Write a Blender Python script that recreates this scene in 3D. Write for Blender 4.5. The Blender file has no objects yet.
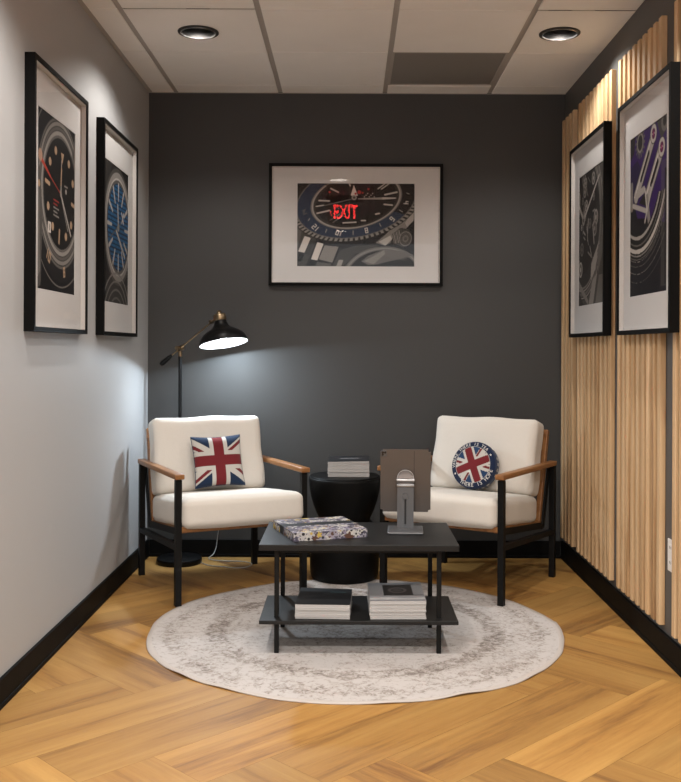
import bpy, bmesh, math, random
import numpy as np
from mathutils import Vector, Matrix, Euler
random.seed(4); rng = np.random.default_rng(4)
PI = math.pi
sc = bpy.context.scene
COL = sc.collection

# ------------------------------------------------------------------ camera
F_PX = 960.0; CAM_Z = 1.216
cd = bpy.data.cameras.new('camera'); cam = bpy.data.objects.new('camera', cd); COL.objects.link(cam)
cd.sensor_fit = 'HORIZONTAL'; cd.sensor_width = 36; cd.lens = F_PX * 36 / 681
cd.shift_x = -9.0 / 681; cd.shift_y = -42.0 / 681
cam.location = (0, 0, CAM_Z)
cam.rotation_euler = (Matrix.Rotation(PI / 2, 4, 'X') @ Matrix.Rotation(math.radians(0.25), 4, 'Z')).to_euler()
cd.clip_start = 0.05
sc.camera = cam
sc.view_settings.view_transform = 'Standard'; sc.view_settings.look = 'None'
sc.view_settings.gamma = 1; sc.view_settings.use_curve_mapping = False
sc.view_settings.exposure = 1.1

# room
XL, XR, YB, ZC = -1.178, 1.255, 5.61, 2.7096
YF = -2.6
XS = 1.237      # face of the slats
RUGZ = 0.005

# ------------------------------------------------------------------ materials
MATS = {}
def newmat(name):
    m = bpy.data.materials.new(name); m.use_nodes = True
    nt = m.node_tree; b = nt.nodes['Principled BSDF']
    MATS[name] = m
    return m, nt, b
def N(nt, t, **kw):
    n = nt.nodes.new(t)
    for k, v in kw.items():
        if k.startswith('i_'): n.inputs[k[2:].replace('_', ' ')].default_value = v
        else: setattr(n, k, v)
    return n
def L(nt, a, b): nt.links.new(a, b)
def rgba(c): return (c[0], c[1], c[2], 1)
def simple(name, col, rough=0.5, metal=0.0, var=0.08, scale=(8, 8, 8), bump=0.0, bscale=200, spec=0.5, sheen=0, rvar=0.0, coat=0):
    m, nt, b = newmat(name)
    tc = N(nt, 'ShaderNodeTexCoord'); mp = N(nt, 'ShaderNodeMapping'); mp.inputs['Scale'].default_value = scale
    L(nt, tc.outputs['Object'], mp.inputs['Vector'])
    no = N(nt, 'ShaderNodeTexNoise'); no.inputs['Scale'].default_value = 1; no.inputs['Detail'].default_value = 5
    L(nt, mp.outputs[0], no.inputs['Vector'])
    mx = N(nt, 'ShaderNodeMix', data_type='RGBA')
    mx.inputs[6].default_value = rgba([max(0, c * (1 - var)) for c in col]); mx.inputs[7].default_value = rgba([min(1, c * (1 + var)) for c in col])
    L(nt, no.outputs['Fac'], mx.inputs[0]); L(nt, mx.outputs[2], b.inputs['Base Color'])
    b.inputs['Roughness'].default_value = rough; b.inputs['Metallic'].default_value = metal
    b.inputs['Specular IOR Level'].default_value = spec
    if sheen: b.inputs['Sheen Weight'].default_value = sheen
    if coat: b.inputs['Coat Weight'].default_value = coat
    if rvar:
        mr = N(nt, 'ShaderNodeMapRange'); mr.inputs[3].default_value = rough - rvar; mr.inputs[4].default_value = rough + rvar
        L(nt, no.outputs['Fac'], mr.inputs[0]); L(nt, mr.outputs[0], b.inputs['Roughness'])
    if bump:
        n2 = N(nt, 'ShaderNodeTexNoise'); n2.inputs['Scale'].default_value = bscale; n2.inputs['Detail'].default_value = 3
        L(nt, tc.outputs['Object'], n2.inputs['Vector'])
        bp = N(nt, 'ShaderNodeBump'); bp.inputs['Strength'].default_value = bump; bp.inputs['Distance'].default_value = 0.002
        L(nt, n2.outputs['Fac'], bp.inputs['Height']); L(nt, bp.outputs[0], b.inputs['Normal'])
    return m

M_wall_light = simple('light grey wall paint', (0.42, 0.425, 0.43), 0.6, var=0.03, scale=(1.5,)*3, bump=0.15, bscale=260)
M_wall_dark = simple('charcoal wall paint', (0.041, 0.0415, 0.041), 0.55, var=0.05, scale=(1.5,)*3, bump=0.15, bscale=260)
M_wall_right = simple('grey wall paint', (0.085, 0.084, 0.082), 0.55, var=0.05, scale=(1.5,)*3, bump=0.15, bscale=260)
M_tile = simple('ceiling tile', (0.88, 0.86, 0.835), 0.95, var=0.04, scale=(6,)*3, bump=0.35, bscale=420)
M_grid = simple('ceiling runner', (0.42, 0.39, 0.365), 0.6, var=0.03)
M_black_base = simple('black baseboard', (0.005, 0.0047, 0.0045), 0.6, var=0.2, rvar=0.05, spec=0.08)
M_black_frame = simple('black lacquer', (0.003, 0.003, 0.003), 0.55, var=0.2, spec=0.12)
M_black_metal = simple('black powder coated steel', (0.005, 0.0048, 0.0046), 0.5, spec=0.2, var=0.25, scale=(30,)*3, bump=0.1, bscale=500)
M_black_drum = simple('black lacquered drum', (0.003, 0.003, 0.003), 0.5, spec=0.15, var=0.3, scale=(14, 14, 5), rvar=0.08, bump=0.2, bscale=60)
M_matboard = simple('white mat board', (0.60, 0.585, 0.575), 0.85, var=0.02)
M_lip = simple('white frame spacer', (0.66, 0.63, 0.60), 0.7, var=0.04)
M_steel = simple('satin grey aluminium', (0.13, 0.132, 0.138), 0.45, metal=0.6, var=0.05)
M_steel_light = simple('polished aluminium edge', (0.42, 0.42, 0.43), 0.3, metal=0.8, var=0.04)
M_tablet = simple('space grey tablet back', (0.135, 0.12, 0.112), 0.42, metal=0.6, var=0.03)
M_brass = simple('aged brass', (0.28, 0.21, 0.13), 0.34, metal=1.0, var=0.2, scale=(60,)*3)
M_shade_out = simple('black lamp enamel', (0.004, 0.004, 0.0043), 0.38, spec=.2, var=0.15)
M_shade_in = simple('white lamp enamel', (0.88, 0.88, 0.88), 0.5, var=0.02)
M_plate = simple('white outlet plastic', (0.80, 0.79, 0.77), 0.4, var=0.02)
M_slot = simple('outlet slots', (0.03, 0.03, 0.03), 0.6, var=0.1)
M_cord = simple('pale cord', (0.36, 0.36, 0.35), 0.4, var=0.05)
M_can = simple('dark chrome reflector', (0.16, 0.155, 0.15), 0.22, metal=1.0, var=0.1)
M_trim = simple('chrome trim ring', (0.42, 0.40, 0.38), 0.25, metal=0.9, var=0.08)
M_trimdark = simple('dark gasket', (0.02, 0.02, 0.02), 0.5, var=0.1)
M_glassy = simple('tinted camera lens', (0.01, 0.01, 0.012), 0.1, var=0.2)

def emit(name, col, s):
    m, nt, b = newmat(name)
    b.inputs['Base Color'].default_value = rgba(col); b.inputs['Emission Color'].default_value = rgba(col); b.inputs['Emission Strength'].default_value = s
    return m
M_bulb = emit('lit bulb glass', (0.86, 0.93, 1.0), 30)
M_led = emit('downlight lens', (1.0, 0.93, 0.84), 9)
M_led_off = emit('deep downlight lens', (1.0, 0.93, 0.84), .6)
M_exit = emit('lit red letters', (1.0, 0.05, 0.045), 15)

def glass(name, ior=1.5, tint=(1, 1, 1)):
    m, nt, b = newmat(name); nt.nodes.remove(b)
    out = nt.nodes['Material Output']
    tr = N(nt, 'ShaderNodeBsdfTransparent'); tr.inputs[0].default_value = rgba(tint)
    gl = N(nt, 'ShaderNodeBsdfGlossy'); gl.inputs['Roughness'].default_value = 0.0
    fr = N(nt, 'ShaderNodeFresnel'); fr.inputs['IOR'].default_value = ior
    ge = N(nt, 'ShaderNodeNewGeometry'); mu = N(nt, 'ShaderNodeMath', operation='SUBTRACT', use_clamp=True)
    L(nt, fr.outputs[0], mu.inputs[0]); L(nt, ge.outputs['Backfacing'], mu.inputs[1])
    mx = N(nt, 'ShaderNodeMixShader'); L(nt, mu.outputs[0], mx.inputs[0]); L(nt, tr.outputs[0], mx.inputs[1]); L(nt, gl.outputs[0], mx.inputs[2])
    L(nt, mx.outputs[0], out.inputs['Surface'])
    return m
M_glass = glass('picture glass', 1.42)
M_glass_side = glass('anti-reflective picture glass', 1.22)
M_acrylic = glass('clear acrylic', 1.3)

def wood(name, c_dark, c_mid, c_light, rough=0.45, axis='Y', dens=38, stretch=2.2, attr=None, uv=False, streaks=0.0, coat=0.0):
    m, nt, b = newmat(name)
    tc = N(nt, 'ShaderNodeTexCoord'); mp = N(nt, 'ShaderNodeMapping')
    s = [dens] * 3; s['XYZ'.index(axis)] = stretch; mp.inputs['Scale'].default_value = s
    src = tc.outputs['UV'] if uv else tc.outputs['Object']
    at = None
    if attr:
        at = N(nt, 'ShaderNodeAttribute'); at.attribute_name = attr
        sc_ = N(nt, 'ShaderNodeVectorMath', operation='SCALE'); sc_.inputs['Scale'].default_value = 37.0
        L(nt, at.outputs['Color'], sc_.inputs[0])
        ad = N(nt, 'ShaderNodeVectorMath', operation='ADD'); L(nt, src, ad.inputs[0]); L(nt, sc_.outputs[0], ad.inputs[1]); src = ad.outputs[0]
    L(nt, src, mp.inputs['Vector'])
    n1 = N(nt, 'ShaderNodeTexNoise'); n1.inputs['Scale'].default_value = 0.35; n1.inputs['Detail'].default_value = 4; n1.inputs['Distortion'].default_value = 0.6
    n2 = N(nt, 'ShaderNodeTexNoise'); n2.inputs['Scale'].default_value = 2.6; n2.inputs['Detail'].default_value = 8; n2.inputs['Roughness'].default_value = 0.7
    L(nt, mp.outputs[0], n1.inputs['Vector']); L(nt, mp.outputs[0], n2.inputs['Vector'])
    mm = N(nt, 'ShaderNodeMath', operation='MULTIPLY_ADD'); mm.inputs[1].default_value = 0.35
    L(nt, n2.outputs['Fac'], mm.inputs[0])
    m2 = N(nt, 'ShaderNodeMath', operation='MULTIPLY'); m2.inputs[1].default_value = 0.65; L(nt, n1.outputs['Fac'], m2.inputs[0]); L(nt, m2.outputs[0], mm.inputs[2])
    cr = N(nt, 'ShaderNodeValToRGB'); e = cr.color_ramp.elements
    e[0].position = 0.34; e[0].color = rgba(c_dark); e[1].position = 0.66; e[1].color = rgba(c_light)
    x = cr.color_ramp.elements.new(0.46); x.color = rgba(c_mid)
    L(nt, mm.outputs[0], cr.inputs['Fac'])
    col = cr.outputs[0]
    if attr:
        sep = N(nt, 'ShaderNodeSeparateColor'); L(nt, at.outputs['Color'], sep.inputs[0])
        mr = N(nt, 'ShaderNodeMapRange'); mr.inputs[3].default_value = 0.78; mr.inputs[4].default_value = 1.14; L(nt, sep.outputs[0], mr.inputs[0])
        vm = N(nt, 'ShaderNodeVectorMath', operation='SCALE'); L(nt, col, vm.inputs[0]); L(nt, mr.outputs[0], vm.inputs['Scale']); col = vm.outputs[0]
    if streaks:
        n3 = N(nt, 'ShaderNodeTexNoise'); n3.inputs['Scale'].default_value = 0.8; n3.inputs['Detail'].default_value = 1.0; n3.inputs['Distortion'].default_value = 0.3
        L(nt, mp.outputs[0], n3.inputs['Vector'])
        r3 = N(nt, 'ShaderNodeMapRange'); r3.inputs[1].default_value = 0.60; r3.inputs[2].default_value = 0.68; r3.inputs[4].default_value = streaks; L(nt, n3.outputs['Fac'], r3.inputs[0])
        mx = N(nt, 'ShaderNodeMix', data_type='RGBA'); L(nt, r3.outputs[0], mx.inputs[0]); L(nt, col, mx.inputs[6]); mx.inputs[7].default_value = rgba([c * 0.55 for c in c_dark]); col = mx.outputs[2]
    L(nt, col, b.inputs['Base Color'])
    b.inputs['Roughness'].default_value = rough; b.inputs['Coat Weight'].default_value = coat; b.inputs['Coat Roughness'].default_value = 0.25
    bp = N(nt, 'ShaderNodeBump'); bp.inputs['Strength'].default_value = 0.12; bp.inputs['Distance'].default_value = 0.002
    L(nt, n2.outputs['Fac'], bp.inputs['Height']); L(nt, bp.outputs[0], b.inputs['Normal'])
    return m
M_floor = wood('oak herringbone plank', (0.175, 0.078, 0.020), (0.330, 0.168, 0.041), (0.44, 0.250, 0.070), 0.55, axis='X', dens=20, stretch=1.5, attr='rnd', uv=True, streaks=0.14)
M_armwood = wood('warm oiled oak', (0.14, 0.055, 0.018), (0.26, 0.112, 0.036), (0.35, 0.17, 0.062), 0.42, axis='Y', dens=60, stretch=5)
M_slat = wood('pale oak slat', (0.32, 0.18, 0.080), (0.59, 0.385, 0.200), (0.76, 0.555, 0.335), 0.6, axis='Z', dens=26, stretch=1.1, attr='rnd', streaks=0.25)
M_floorgap = simple('plank joint', (0.16, 0.075, 0.025), 0.8)
M_tabletop = simple('black stained ash', (0.008, 0.0079, 0.0078), 0.42, spec=0.3, var=0.35, scale=(4, 90, 4), bump=0.15, bscale=90)

def fabric(name, col, col2, sc1=900, attr=None):
    m, nt, b = newmat(name)
    tc = N(nt, 'ShaderNodeTexCoord')
    n1 = N(nt, 'ShaderNodeTexNoise'); n1.inputs['Scale'].default_value = sc1; n1.inputs['Detail'].default_value = 2
    L(nt, tc.outputs['Object'], n1.inputs['Vector'])
    if attr:
        at = N(nt, 'ShaderNodeAttribute'); at.attribute_name = attr
        mr = N(nt, 'ShaderNodeMapRange'); mr.inputs[3].default_value = 0.8; mr.inputs[4].default_value = 1.15; L(nt, n1.outputs['Fac'], mr.inputs[0])
        vm = N(nt, 'ShaderNodeVectorMath', operation='SCALE'); L(nt, at.outputs['Color'], vm.inputs[0]); L(nt, mr.outputs[0], vm.inputs['Scale']); L(nt, vm.outputs[0], b.inputs['Base Color'])
    else:
        mx = N(nt, 'ShaderNodeMix', data_type='RGBA'); mx.inputs[6].default_value = rgba(col); mx.inputs[7].default_value = rgba(col2)
        L(nt, n1.outputs['Fac'], mx.inputs[0]); L(nt, mx.outputs[2], b.inputs['Base Color'])
    b.inputs['Roughness'].default_value = 0.95; b.inputs['Sheen Weight'].default_value = 0.15; b.inputs['Specular IOR Level'].default_value = 0.15
    wv = N(nt, 'ShaderNodeTexNoise'); wv.inputs['Scale'].default_value = 7; wv.inputs['Detail'].default_value = 3
    L(nt, tc.outputs['Object'], wv.inputs['Vector'])
    ad = N(nt, 'ShaderNodeMath', operation='MULTIPLY_ADD'); ad.inputs[1].default_value = 0.06; L(nt, n1.outputs['Fac'], ad.inputs[0]); L(nt, wv.outputs['Fac'], ad.inputs[2])
    bp = N(nt, 'ShaderNodeBump'); bp.inputs['Strength'].default_value = 0.25; bp.inputs['Distance'].default_value = 0.012
    L(nt, ad.outputs[0], bp.inputs['Height']); L(nt, bp.outputs[0], b.inputs['Normal'])
    return m
M_cushion = fabric('cream linen', (0.60, 0.56, 0.50), (0.70, 0.665, 0.61))
M_flag = fabric('woven flag cloth', None, None, 700, attr='paint')
M_navy = fabric('navy cloth', (0.018, 0.028, 0.06), (0.03, 0.042, 0.085))
M_cream = fabric('cream lettering', (0.62, 0.60, 0.55), (0.68, 0.66, 0.61))

def painted(name, rough=0.6, spec=0.3):
    m, nt, b = newmat(name)
    at = N(nt, 'ShaderNodeAttribute'); at.attribute_name = 'paint'
    tc = N(nt, 'ShaderNodeTexCoord'); n1 = N(nt, 'ShaderNodeTexNoise'); n1.inputs['Scale'].default_value = 350
    L(nt, tc.outputs['Object'], n1.inputs['Vector'])
    mr = N(nt, 'ShaderNodeMapRange'); mr.inputs[3].default_value = 0.94; mr.inputs[4].default_value = 1.06; L(nt, n1.outputs['Fac'], mr.inputs[0])
    vm = N(nt, 'ShaderNodeVectorMath', operation='SCALE'); L(nt, at.outputs['Color'], vm.inputs[0]); L(nt, mr.outputs[0], vm.inputs['Scale']); L(nt, vm.outputs[0], b.inputs['Base Color'])
    b.inputs['Roughness'].default_value = rough; b.inputs['Specular IOR Level'].default_value = spec
    return m
M_print = painted('printed photograph paper', 0.7, 0.1)
M_cover = painted('glossy magazine cover', 0.45, 0.3)
M_floral = painted('floral printed paper', 0.55)

def mk_pages():
    m, nt, b = newmat('stacked page edges')
    tc = N(nt, 'ShaderNodeTexCoord'); mp = N(nt, 'ShaderNodeMapping'); mp.inputs['Scale'].default_value = (6, 6, 900)
    L(nt, tc.outputs['Object'], mp.inputs['Vector'])
    n1 = N(nt, 'ShaderNodeTexNoise'); n1.inputs['Scale'].default_value = 1; L(nt, mp.outputs[0], n1.inputs['Vector'])
    mx = N(nt, 'ShaderNodeMix', data_type='RGBA'); mx.inputs[6].default_value = (0.28, 0.27, 0.265, 1); mx.inputs[7].default_value = (0.56, 0.55, 0.535, 1)
    L(nt, n1.outputs['Fac'], mx.inputs[0]); L(nt, mx.outputs[2], b.inputs['Base Color']); b.inputs['Roughness'].default_value = 0.8
mk_pages(); M_pages = MATS['stacked page edges']
M_covblack = simple('black cover stock', (0.014, 0.014, 0.016), 0.3, var=0.2)
M_covgrey = simple('silver grey cover stock', (0.36, 0.37, 0.38), 0.35, var=0.1)

def mk_rug():
    m, nt, b = newmat('distressed cream rug')
    tc = N(nt, 'ShaderNodeTexCoord')
    sx = N(nt, 'ShaderNodeSeparateXYZ'); L(nt, tc.outputs['Object'], sx.inputs[0])
    ln = N(nt, 'ShaderNodeVectorMath', operation='LENGTH'); cb = N(nt, 'ShaderNodeCombineXYZ'); L(nt, sx.outputs[0], cb.inputs[0]); L(nt, sx.outputs[1], cb.inputs[1]); L(nt, cb.outputs[0], ln.inputs[0])
    n1 = N(nt, 'ShaderNodeTexNoise'); n1.inputs['Scale'].default_value = 44; n1.inputs['Detail'].default_value = 8; n1.inputs['Roughness'].default_value = 0.72; n1.inputs['Distortion'].default_value = 1.1
    n2 = N(nt, 'ShaderNodeTexNoise'); n2.inputs['Scale'].default_value = 4.5; n2.inputs['Detail'].default_value = 3
    n3 = N(nt, 'ShaderNodeTexVoronoi'); n3.inputs['Scale'].default_value = 19; n3.feature = 'DISTANCE_TO_EDGE'
    for n in (n1, n2, n3): L(nt, tc.outputs['Object'], n.inputs['Vector'])
    # ring motif: bands of more wear at some radii
    rp = N(nt, 'ShaderNodeValToRGB'); L(nt, ln.outputs['Value'], rp.inputs['Fac'])
    els = rp.color_ramp.elements; els[0].position = 0.0; els[0].color = (0.55,)*3 + (1,); els[1].position = 0.90; els[1].color = (0.30,)*3 + (1,)
    for p, v in ((0.16, 0.75), (0.24, 0.45), (0.36, 0.6), (0.42, 0.35), (0.545, 0.38), (0.56, 0.88), (0.63, 0.85), (0.65, 0.45), (0.74, 0.5), (0.80, 0.7), (0.83, 0.35)):
        x = els.new(p); x.color = (v, v, v, 1)
    a1 = N(nt, 'ShaderNodeMath', operation='MULTIPLY_ADD'); a1.inputs[1].default_value = 0.24; L(nt, rp.outputs[0], a1.inputs[0]); L(nt, n1.outputs['Fac'], a1.inputs[2])
    a2 = N(nt, 'ShaderNodeMath', operation='MULTIPLY_ADD'); a2.inputs[1].default_value = 0.28; L(nt, n2.outputs['Fac'], a2.inputs[0]); L(nt, a1.outputs[0], a2.inputs[2])
    a3 = N(nt, 'ShaderNodeMath', operation='MULTIPLY_ADD'); a3.inputs[1].default_value = -0.30; L(nt, n3.outputs['Distance'], a3.inputs[0]); L(nt, a2.outputs[0], a3.inputs[2])
    cr = N(nt, 'ShaderNodeValToRGB'); e = cr.color_ramp.elements
    e[0].position = 0.70; e[0].color = (0.50, 0.472, 0.455, 1); e[1].position = 0.93; e[1].color = (0.20, 0.172, 0.155, 1)
    x = e.new(0.80); x.color = (0.38, 0.345, 0.32, 1)
    L(nt, a3.outputs[0], cr.inputs['Fac'])
    # plain hem
    gt = N(nt, 'ShaderNodeMath', operation='GREATER_THAN'); gt.inputs[1].default_value = 0.866; L(nt, ln.outputs['Value'], gt.inputs[0])
    mx = N(nt, 'ShaderNodeMix', data_type='RGBA'); L(nt, gt.outputs[0], mx.inputs[0]); L(nt, cr.outputs[0], mx.inputs[6]); mx.inputs[7].default_value = (0.48, 0.44, 0.41, 1)
    L(nt, mx.outputs[2], b.inputs['Base Color']); b.inputs['Roughness'].default_value = 0.95; b.inputs['Specular IOR Level'].default_value = 0.1
    n5 = N(nt, 'ShaderNodeTexNoise'); n5.inputs['Scale'].default_value = 400; L(nt, tc.outputs['Object'], n5.inputs['Vector'])
    bp = N(nt, 'ShaderNodeBump'); bp.inputs['Strength'].default_value = 0.3; bp.inputs['Distance'].default_value = 0.003; L(nt, n5.outputs['Fac'], bp.inputs['Height']); L(nt, bp.outputs[0], b.inputs['Normal'])
    return m
M_rug = mk_rug()
M_vent = None
def mk_vent():
    m, nt, b = newmat('perforated grey metal')
    tc = N(nt, 'ShaderNodeTexCoord'); v = N(nt, 'ShaderNodeTexVoronoi'); v.inputs['Scale'].default_value = 110; v.inputs['Randomness'].default_value = 0.0
    L(nt, tc.outputs['Object'], v.inputs['Vector'])
    mr = N(nt, 'ShaderNodeMapRange'); mr.inputs[1].default_value = 0.25; mr.inputs[2].default_value = 0.35; L(nt, v.outputs['Distance'], mr.inputs[0])
    mx = N(nt, 'ShaderNodeMix', data_type='RGBA'); L(nt, mr.outputs[0], mx.inputs[0]); mx.inputs[6].default_value = (0.03, 0.027, 0.025, 1); mx.inputs[7].default_value = (0.24, 0.225, 0.21, 1)
    L(nt, mx.outputs[2], b.inputs['Base Color']); b.inputs['Roughness'].default_value = 0.6
    return m
M_vent = mk_vent()

# ------------------------------------------------------------------ mesh helpers
def to_obj(name, bm, mats, parent=None, smooth=False, matrix=None):
    me = bpy.data.meshes.new(name)
    bmesh.ops.recalc_face_normals(bm, faces=bm.faces) if bm.faces else None
    bm.to_mesh(me); bm.free()
    if not isinstance(mats, (list, tuple)): mats = [mats]
    for m in mats: me.materials.append(m)
    if smooth:
        for p in me.polygons: p.use_smooth = True
    o = bpy.data.objects.new(name, me); COL.objects.link(o)
    if matrix is not None: o.matrix_local = matrix
    if parent: o.parent = parent
    return o
def autosmooth(o, deg=35):
    me = o.data
    for p in me.polygons: p.use_smooth = True
    bm = bmesh.new(); bm.from_mesh(me)
    a = math.radians(deg)
    for e in bm.edges:
        e.smooth = not (len(e.link_faces) == 2 and e.calc_face_angle(0) > a)
    bm.to_mesh(me); bm.free(); return o
def box(bm, c, s, rot=None, bev=0.0, mi=0, seg=2):
    r = bmesh.ops.create_cube(bm, size=1.0)
    vs = r['verts']
    M = Matrix.Translation(Vector(c)) @ (rot.to_4x4() if rot else Matrix.Identity(4)) @ Matrix.Diagonal((*s, 1))
    bmesh.ops.transform(bm, matrix=M, verts=vs)
    fs = list({f for v in vs for f in v.link_faces})
    for f in fs: f.material_index = mi
    if bev:
        es = list({e for v in vs for e in v.link_edges})
        r = bmesh.ops.bevel(bm, geom=es, offset=bev, segments=seg, profile=0.5, affect='EDGES')
        for f in r['faces']: f.material_index = mi
    return vs
def dirmat(a, b, up=Vector((0, 0, 1))):
    z = (Vector(b) - Vector(a)).normalized()
    if abs(z.dot(up)) > 0.999: up = Vector((0, 1, 0))
    x = up.cross(z).normalized(); y = z.cross(x)
    return Matrix((x, y, z)).transposed()
def bar(bm, a, b, w, h, bev=0.0, mi=0):
    a = Vector(a); b = Vector(b)
    box(bm, (a + b) / 2, (w, h, (b - a).length), dirmat(a, b), bev, mi)
def tube(bm, pts, r, n=12, mi=0, cap=True):
    pts = [Vector(p) for p in pts]; rings = []
    rr = r if isinstance(r, (list, tuple)) else [r] * len(pts)
    for i, p in enumerate(pts):
        t = (pts[min(i + 1, len(pts) - 1)] - pts[max(i - 1, 0)]).normalized()
        up = Vector((0, 0, 1)) if abs(t.z) < 0.95 else Vector((0, 1, 0))
        x = up.cross(t).normalized(); y = t.cross(x)
        rings.append([bm.verts.new(p + rr[i] * (math.cos(2 * PI * k / n) * x + math.sin(2 * PI * k / n) * y)) for k in range(n)])
    for i in range(len(rings) - 1):
        for k in range(n):
            f = bm.faces.new((rings[i][k], rings[i][(k + 1) % n], rings[i + 1][(k + 1) % n], rings[i + 1][k])); f.material_index = mi
    if cap:
        for rg in (rings[0], rings[-1]):
            f = bm.faces.new(rg); f.material_index = mi
def lathe(bm, prof, n=48, mi=0, M=None):
    rings = []
    for (r, z) in prof:
        if r < 1e-6:
            v = bm.verts.new((0, 0, z)); rings.append([v])
        else: rings.append([bm.verts.new((r * math.cos(2 * PI * k / n), r * math.sin(2 * PI * k / n), z)) for k in range(n)])
    for a, b in zip(rings, rings[1:]):
        if len(a) == 1 and len(b) == 1: continue
        for k in range(n):
            k2 = (k + 1) % n
            if len(a) == 1: f = bm.faces.new((a[0], b[k2], b[k]))
            elif len(b) == 1: f = bm.faces.new((a[k], a[k2], b[0]))
            else: f = bm.faces.new((a[k], a[k2], b[k2], b[k]))
            f.material_index = mi
    if M is not None: bmesh.ops.transform(bm, matrix=M, verts=[v for r in rings for v in r])
def tag(o, label=None, cat=None, group=None, kind=None):
    if label: o['label'] = label
    if cat: o['category'] = cat
    if group: o['group'] = group
    if kind: o['kind'] = kind
    return o
def empty(name, loc=(0, 0, 0), rot=(0, 0, 0)):
    o = bpy.data.objects.new(name, None); COL.objects.link(o); o.location = loc; o.rotation_euler = rot; o.empty_display_size = 0.1
    return o
def struct(name, bm, mats, **k): return tag(to_obj(name, bm, mats, **k), kind='structure')
def copy_tree(o, parent=None):
    c = o.copy(); COL.objects.link(c); c.parent = parent
    for ch in [x for x in bpy.data.objects if x.parent == o]: copy_tree(ch, c)
    return c

# ------------------------------------------------------------------ room shell
def slab(name, x0, x1, y0, y1, z0, z1, m):
    bm = bmesh.new(); box(bm, ((x0+x1)/2, (y0+y1)/2, (z0+z1)/2), (x1-x0, y1-y0, z1-z0)); return struct(name, bm, m)
slab('wall_left', XL - .1, XL, YF, YB + .1, 0, ZC + .25, M_wall_light)
slab('wall_right', XR, XR + .1, YF, YB + .1, 0, ZC + .25, M_wall_right)
slab('wall_back', XL, XR, YB, YB + .1, 0, ZC + .25, M_wall_dark)

def baseboard(name, x0, x1, y0, y1, sx, sy):
    bm = bmesh.new()
    box(bm, ((x0+x1)/2, (y0+y1)/2, 0.05), (abs(x1-x0), abs(y1-y0), 0.1), bev=0.002)
    # shoe moulding at the foot
    if sx: box(bm, (x1 if sx > 0 else x0, (y0+y1)/2, 0.009), (0.008, abs(y1-y0), 0.018), bev=0.003)
    else: box(bm, ((x0+x1)/2, y0, 0.009), (abs(x1-x0), 0.008, 0.018), bev=0.003)
    return struct(name, bm, M_black_base)
baseboard('baseboard_left', XL, XL + .012, YF, YB, 1, 0)
baseboard('baseboard_right', XR - .016, XR, YF, YB, -1, 0)
baseboard('baseboard_back', XL + .016, XR - .02, YB - .012, YB, 0, 1)

# floor: herringbone planks
def floor():
    bm = bmesh.new(); uvl = bm.loops.layers.uv.new('UVMap'); cl = bm.loops.layers.float_color.new('rnd')
    w, Lp = 0.2457, 0.983; g = 0.0005; q = 1 / math.sqrt(2)
    d1 = Vector((q, q, 0)); d2 = Vector((-q, q, 0)); s0 = Vector((-0.752, 2.683, 0))
    def plank(o, u, v):
        r = random.random(); r2 = random.random(); r3 = random.random()
        cs = [(g, g), (Lp - g, g), (Lp - g, w - g), (g, w - g)]
        vs = [bm.verts.new(o + u * a + v * b) for a, b in cs]
        f = bm.faces.new(vs)
        for lp, (a, b) in zip(f.loops, cs): lp[uvl].uv = (a + r2 * 5, b + r3 * 5); lp[cl] = (r, r2, r3, 1)
    for j in range(-6, 5):
        for k in range(-14, 14):
            s = s0 + Vector((k * w / q, j * 2 * Lp * q, 0))
            plank(s, d1, d2)
            plank(s + d1 * (Lp + w), d2, -d1)
    for co, no in (((XL - .05, 0, 0), (-1, 0, 0)), ((XR + .05, 0, 0), (1, 0, 0)), ((0, YF, 0), (0, -1, 0)), ((0, YB + .05, 0), (0, 1, 0))):
        bmesh.ops.bisect_plane(bm, geom=bm.verts[:] + bm.edges[:] + bm.faces[:], plane_co=co, plane_no=no, clear_outer=True)
    for f in bm.faces: f.material_index = 0
    z0 = [v for v in bm.verts]
    box(bm, ((XL+XR)/2, (YF+YB)/2, -0.031), (XR-XL+.1, YB-YF+.1, 0.06), mi=1)
    me = bpy.data.meshes.new('floor')
    for f in bm.faces:
        if f.material_index == 0 and f.normal.z < 0: f.normal_flip()
    bm.to_mesh(me); bm.free(); me.materials.append(M_floor); me.materials.append(M_floorgap)
    o = bpy.data.objects.new('floor', me); COL.objects.link(o); tag(o, kind='structure')
floor()

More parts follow.
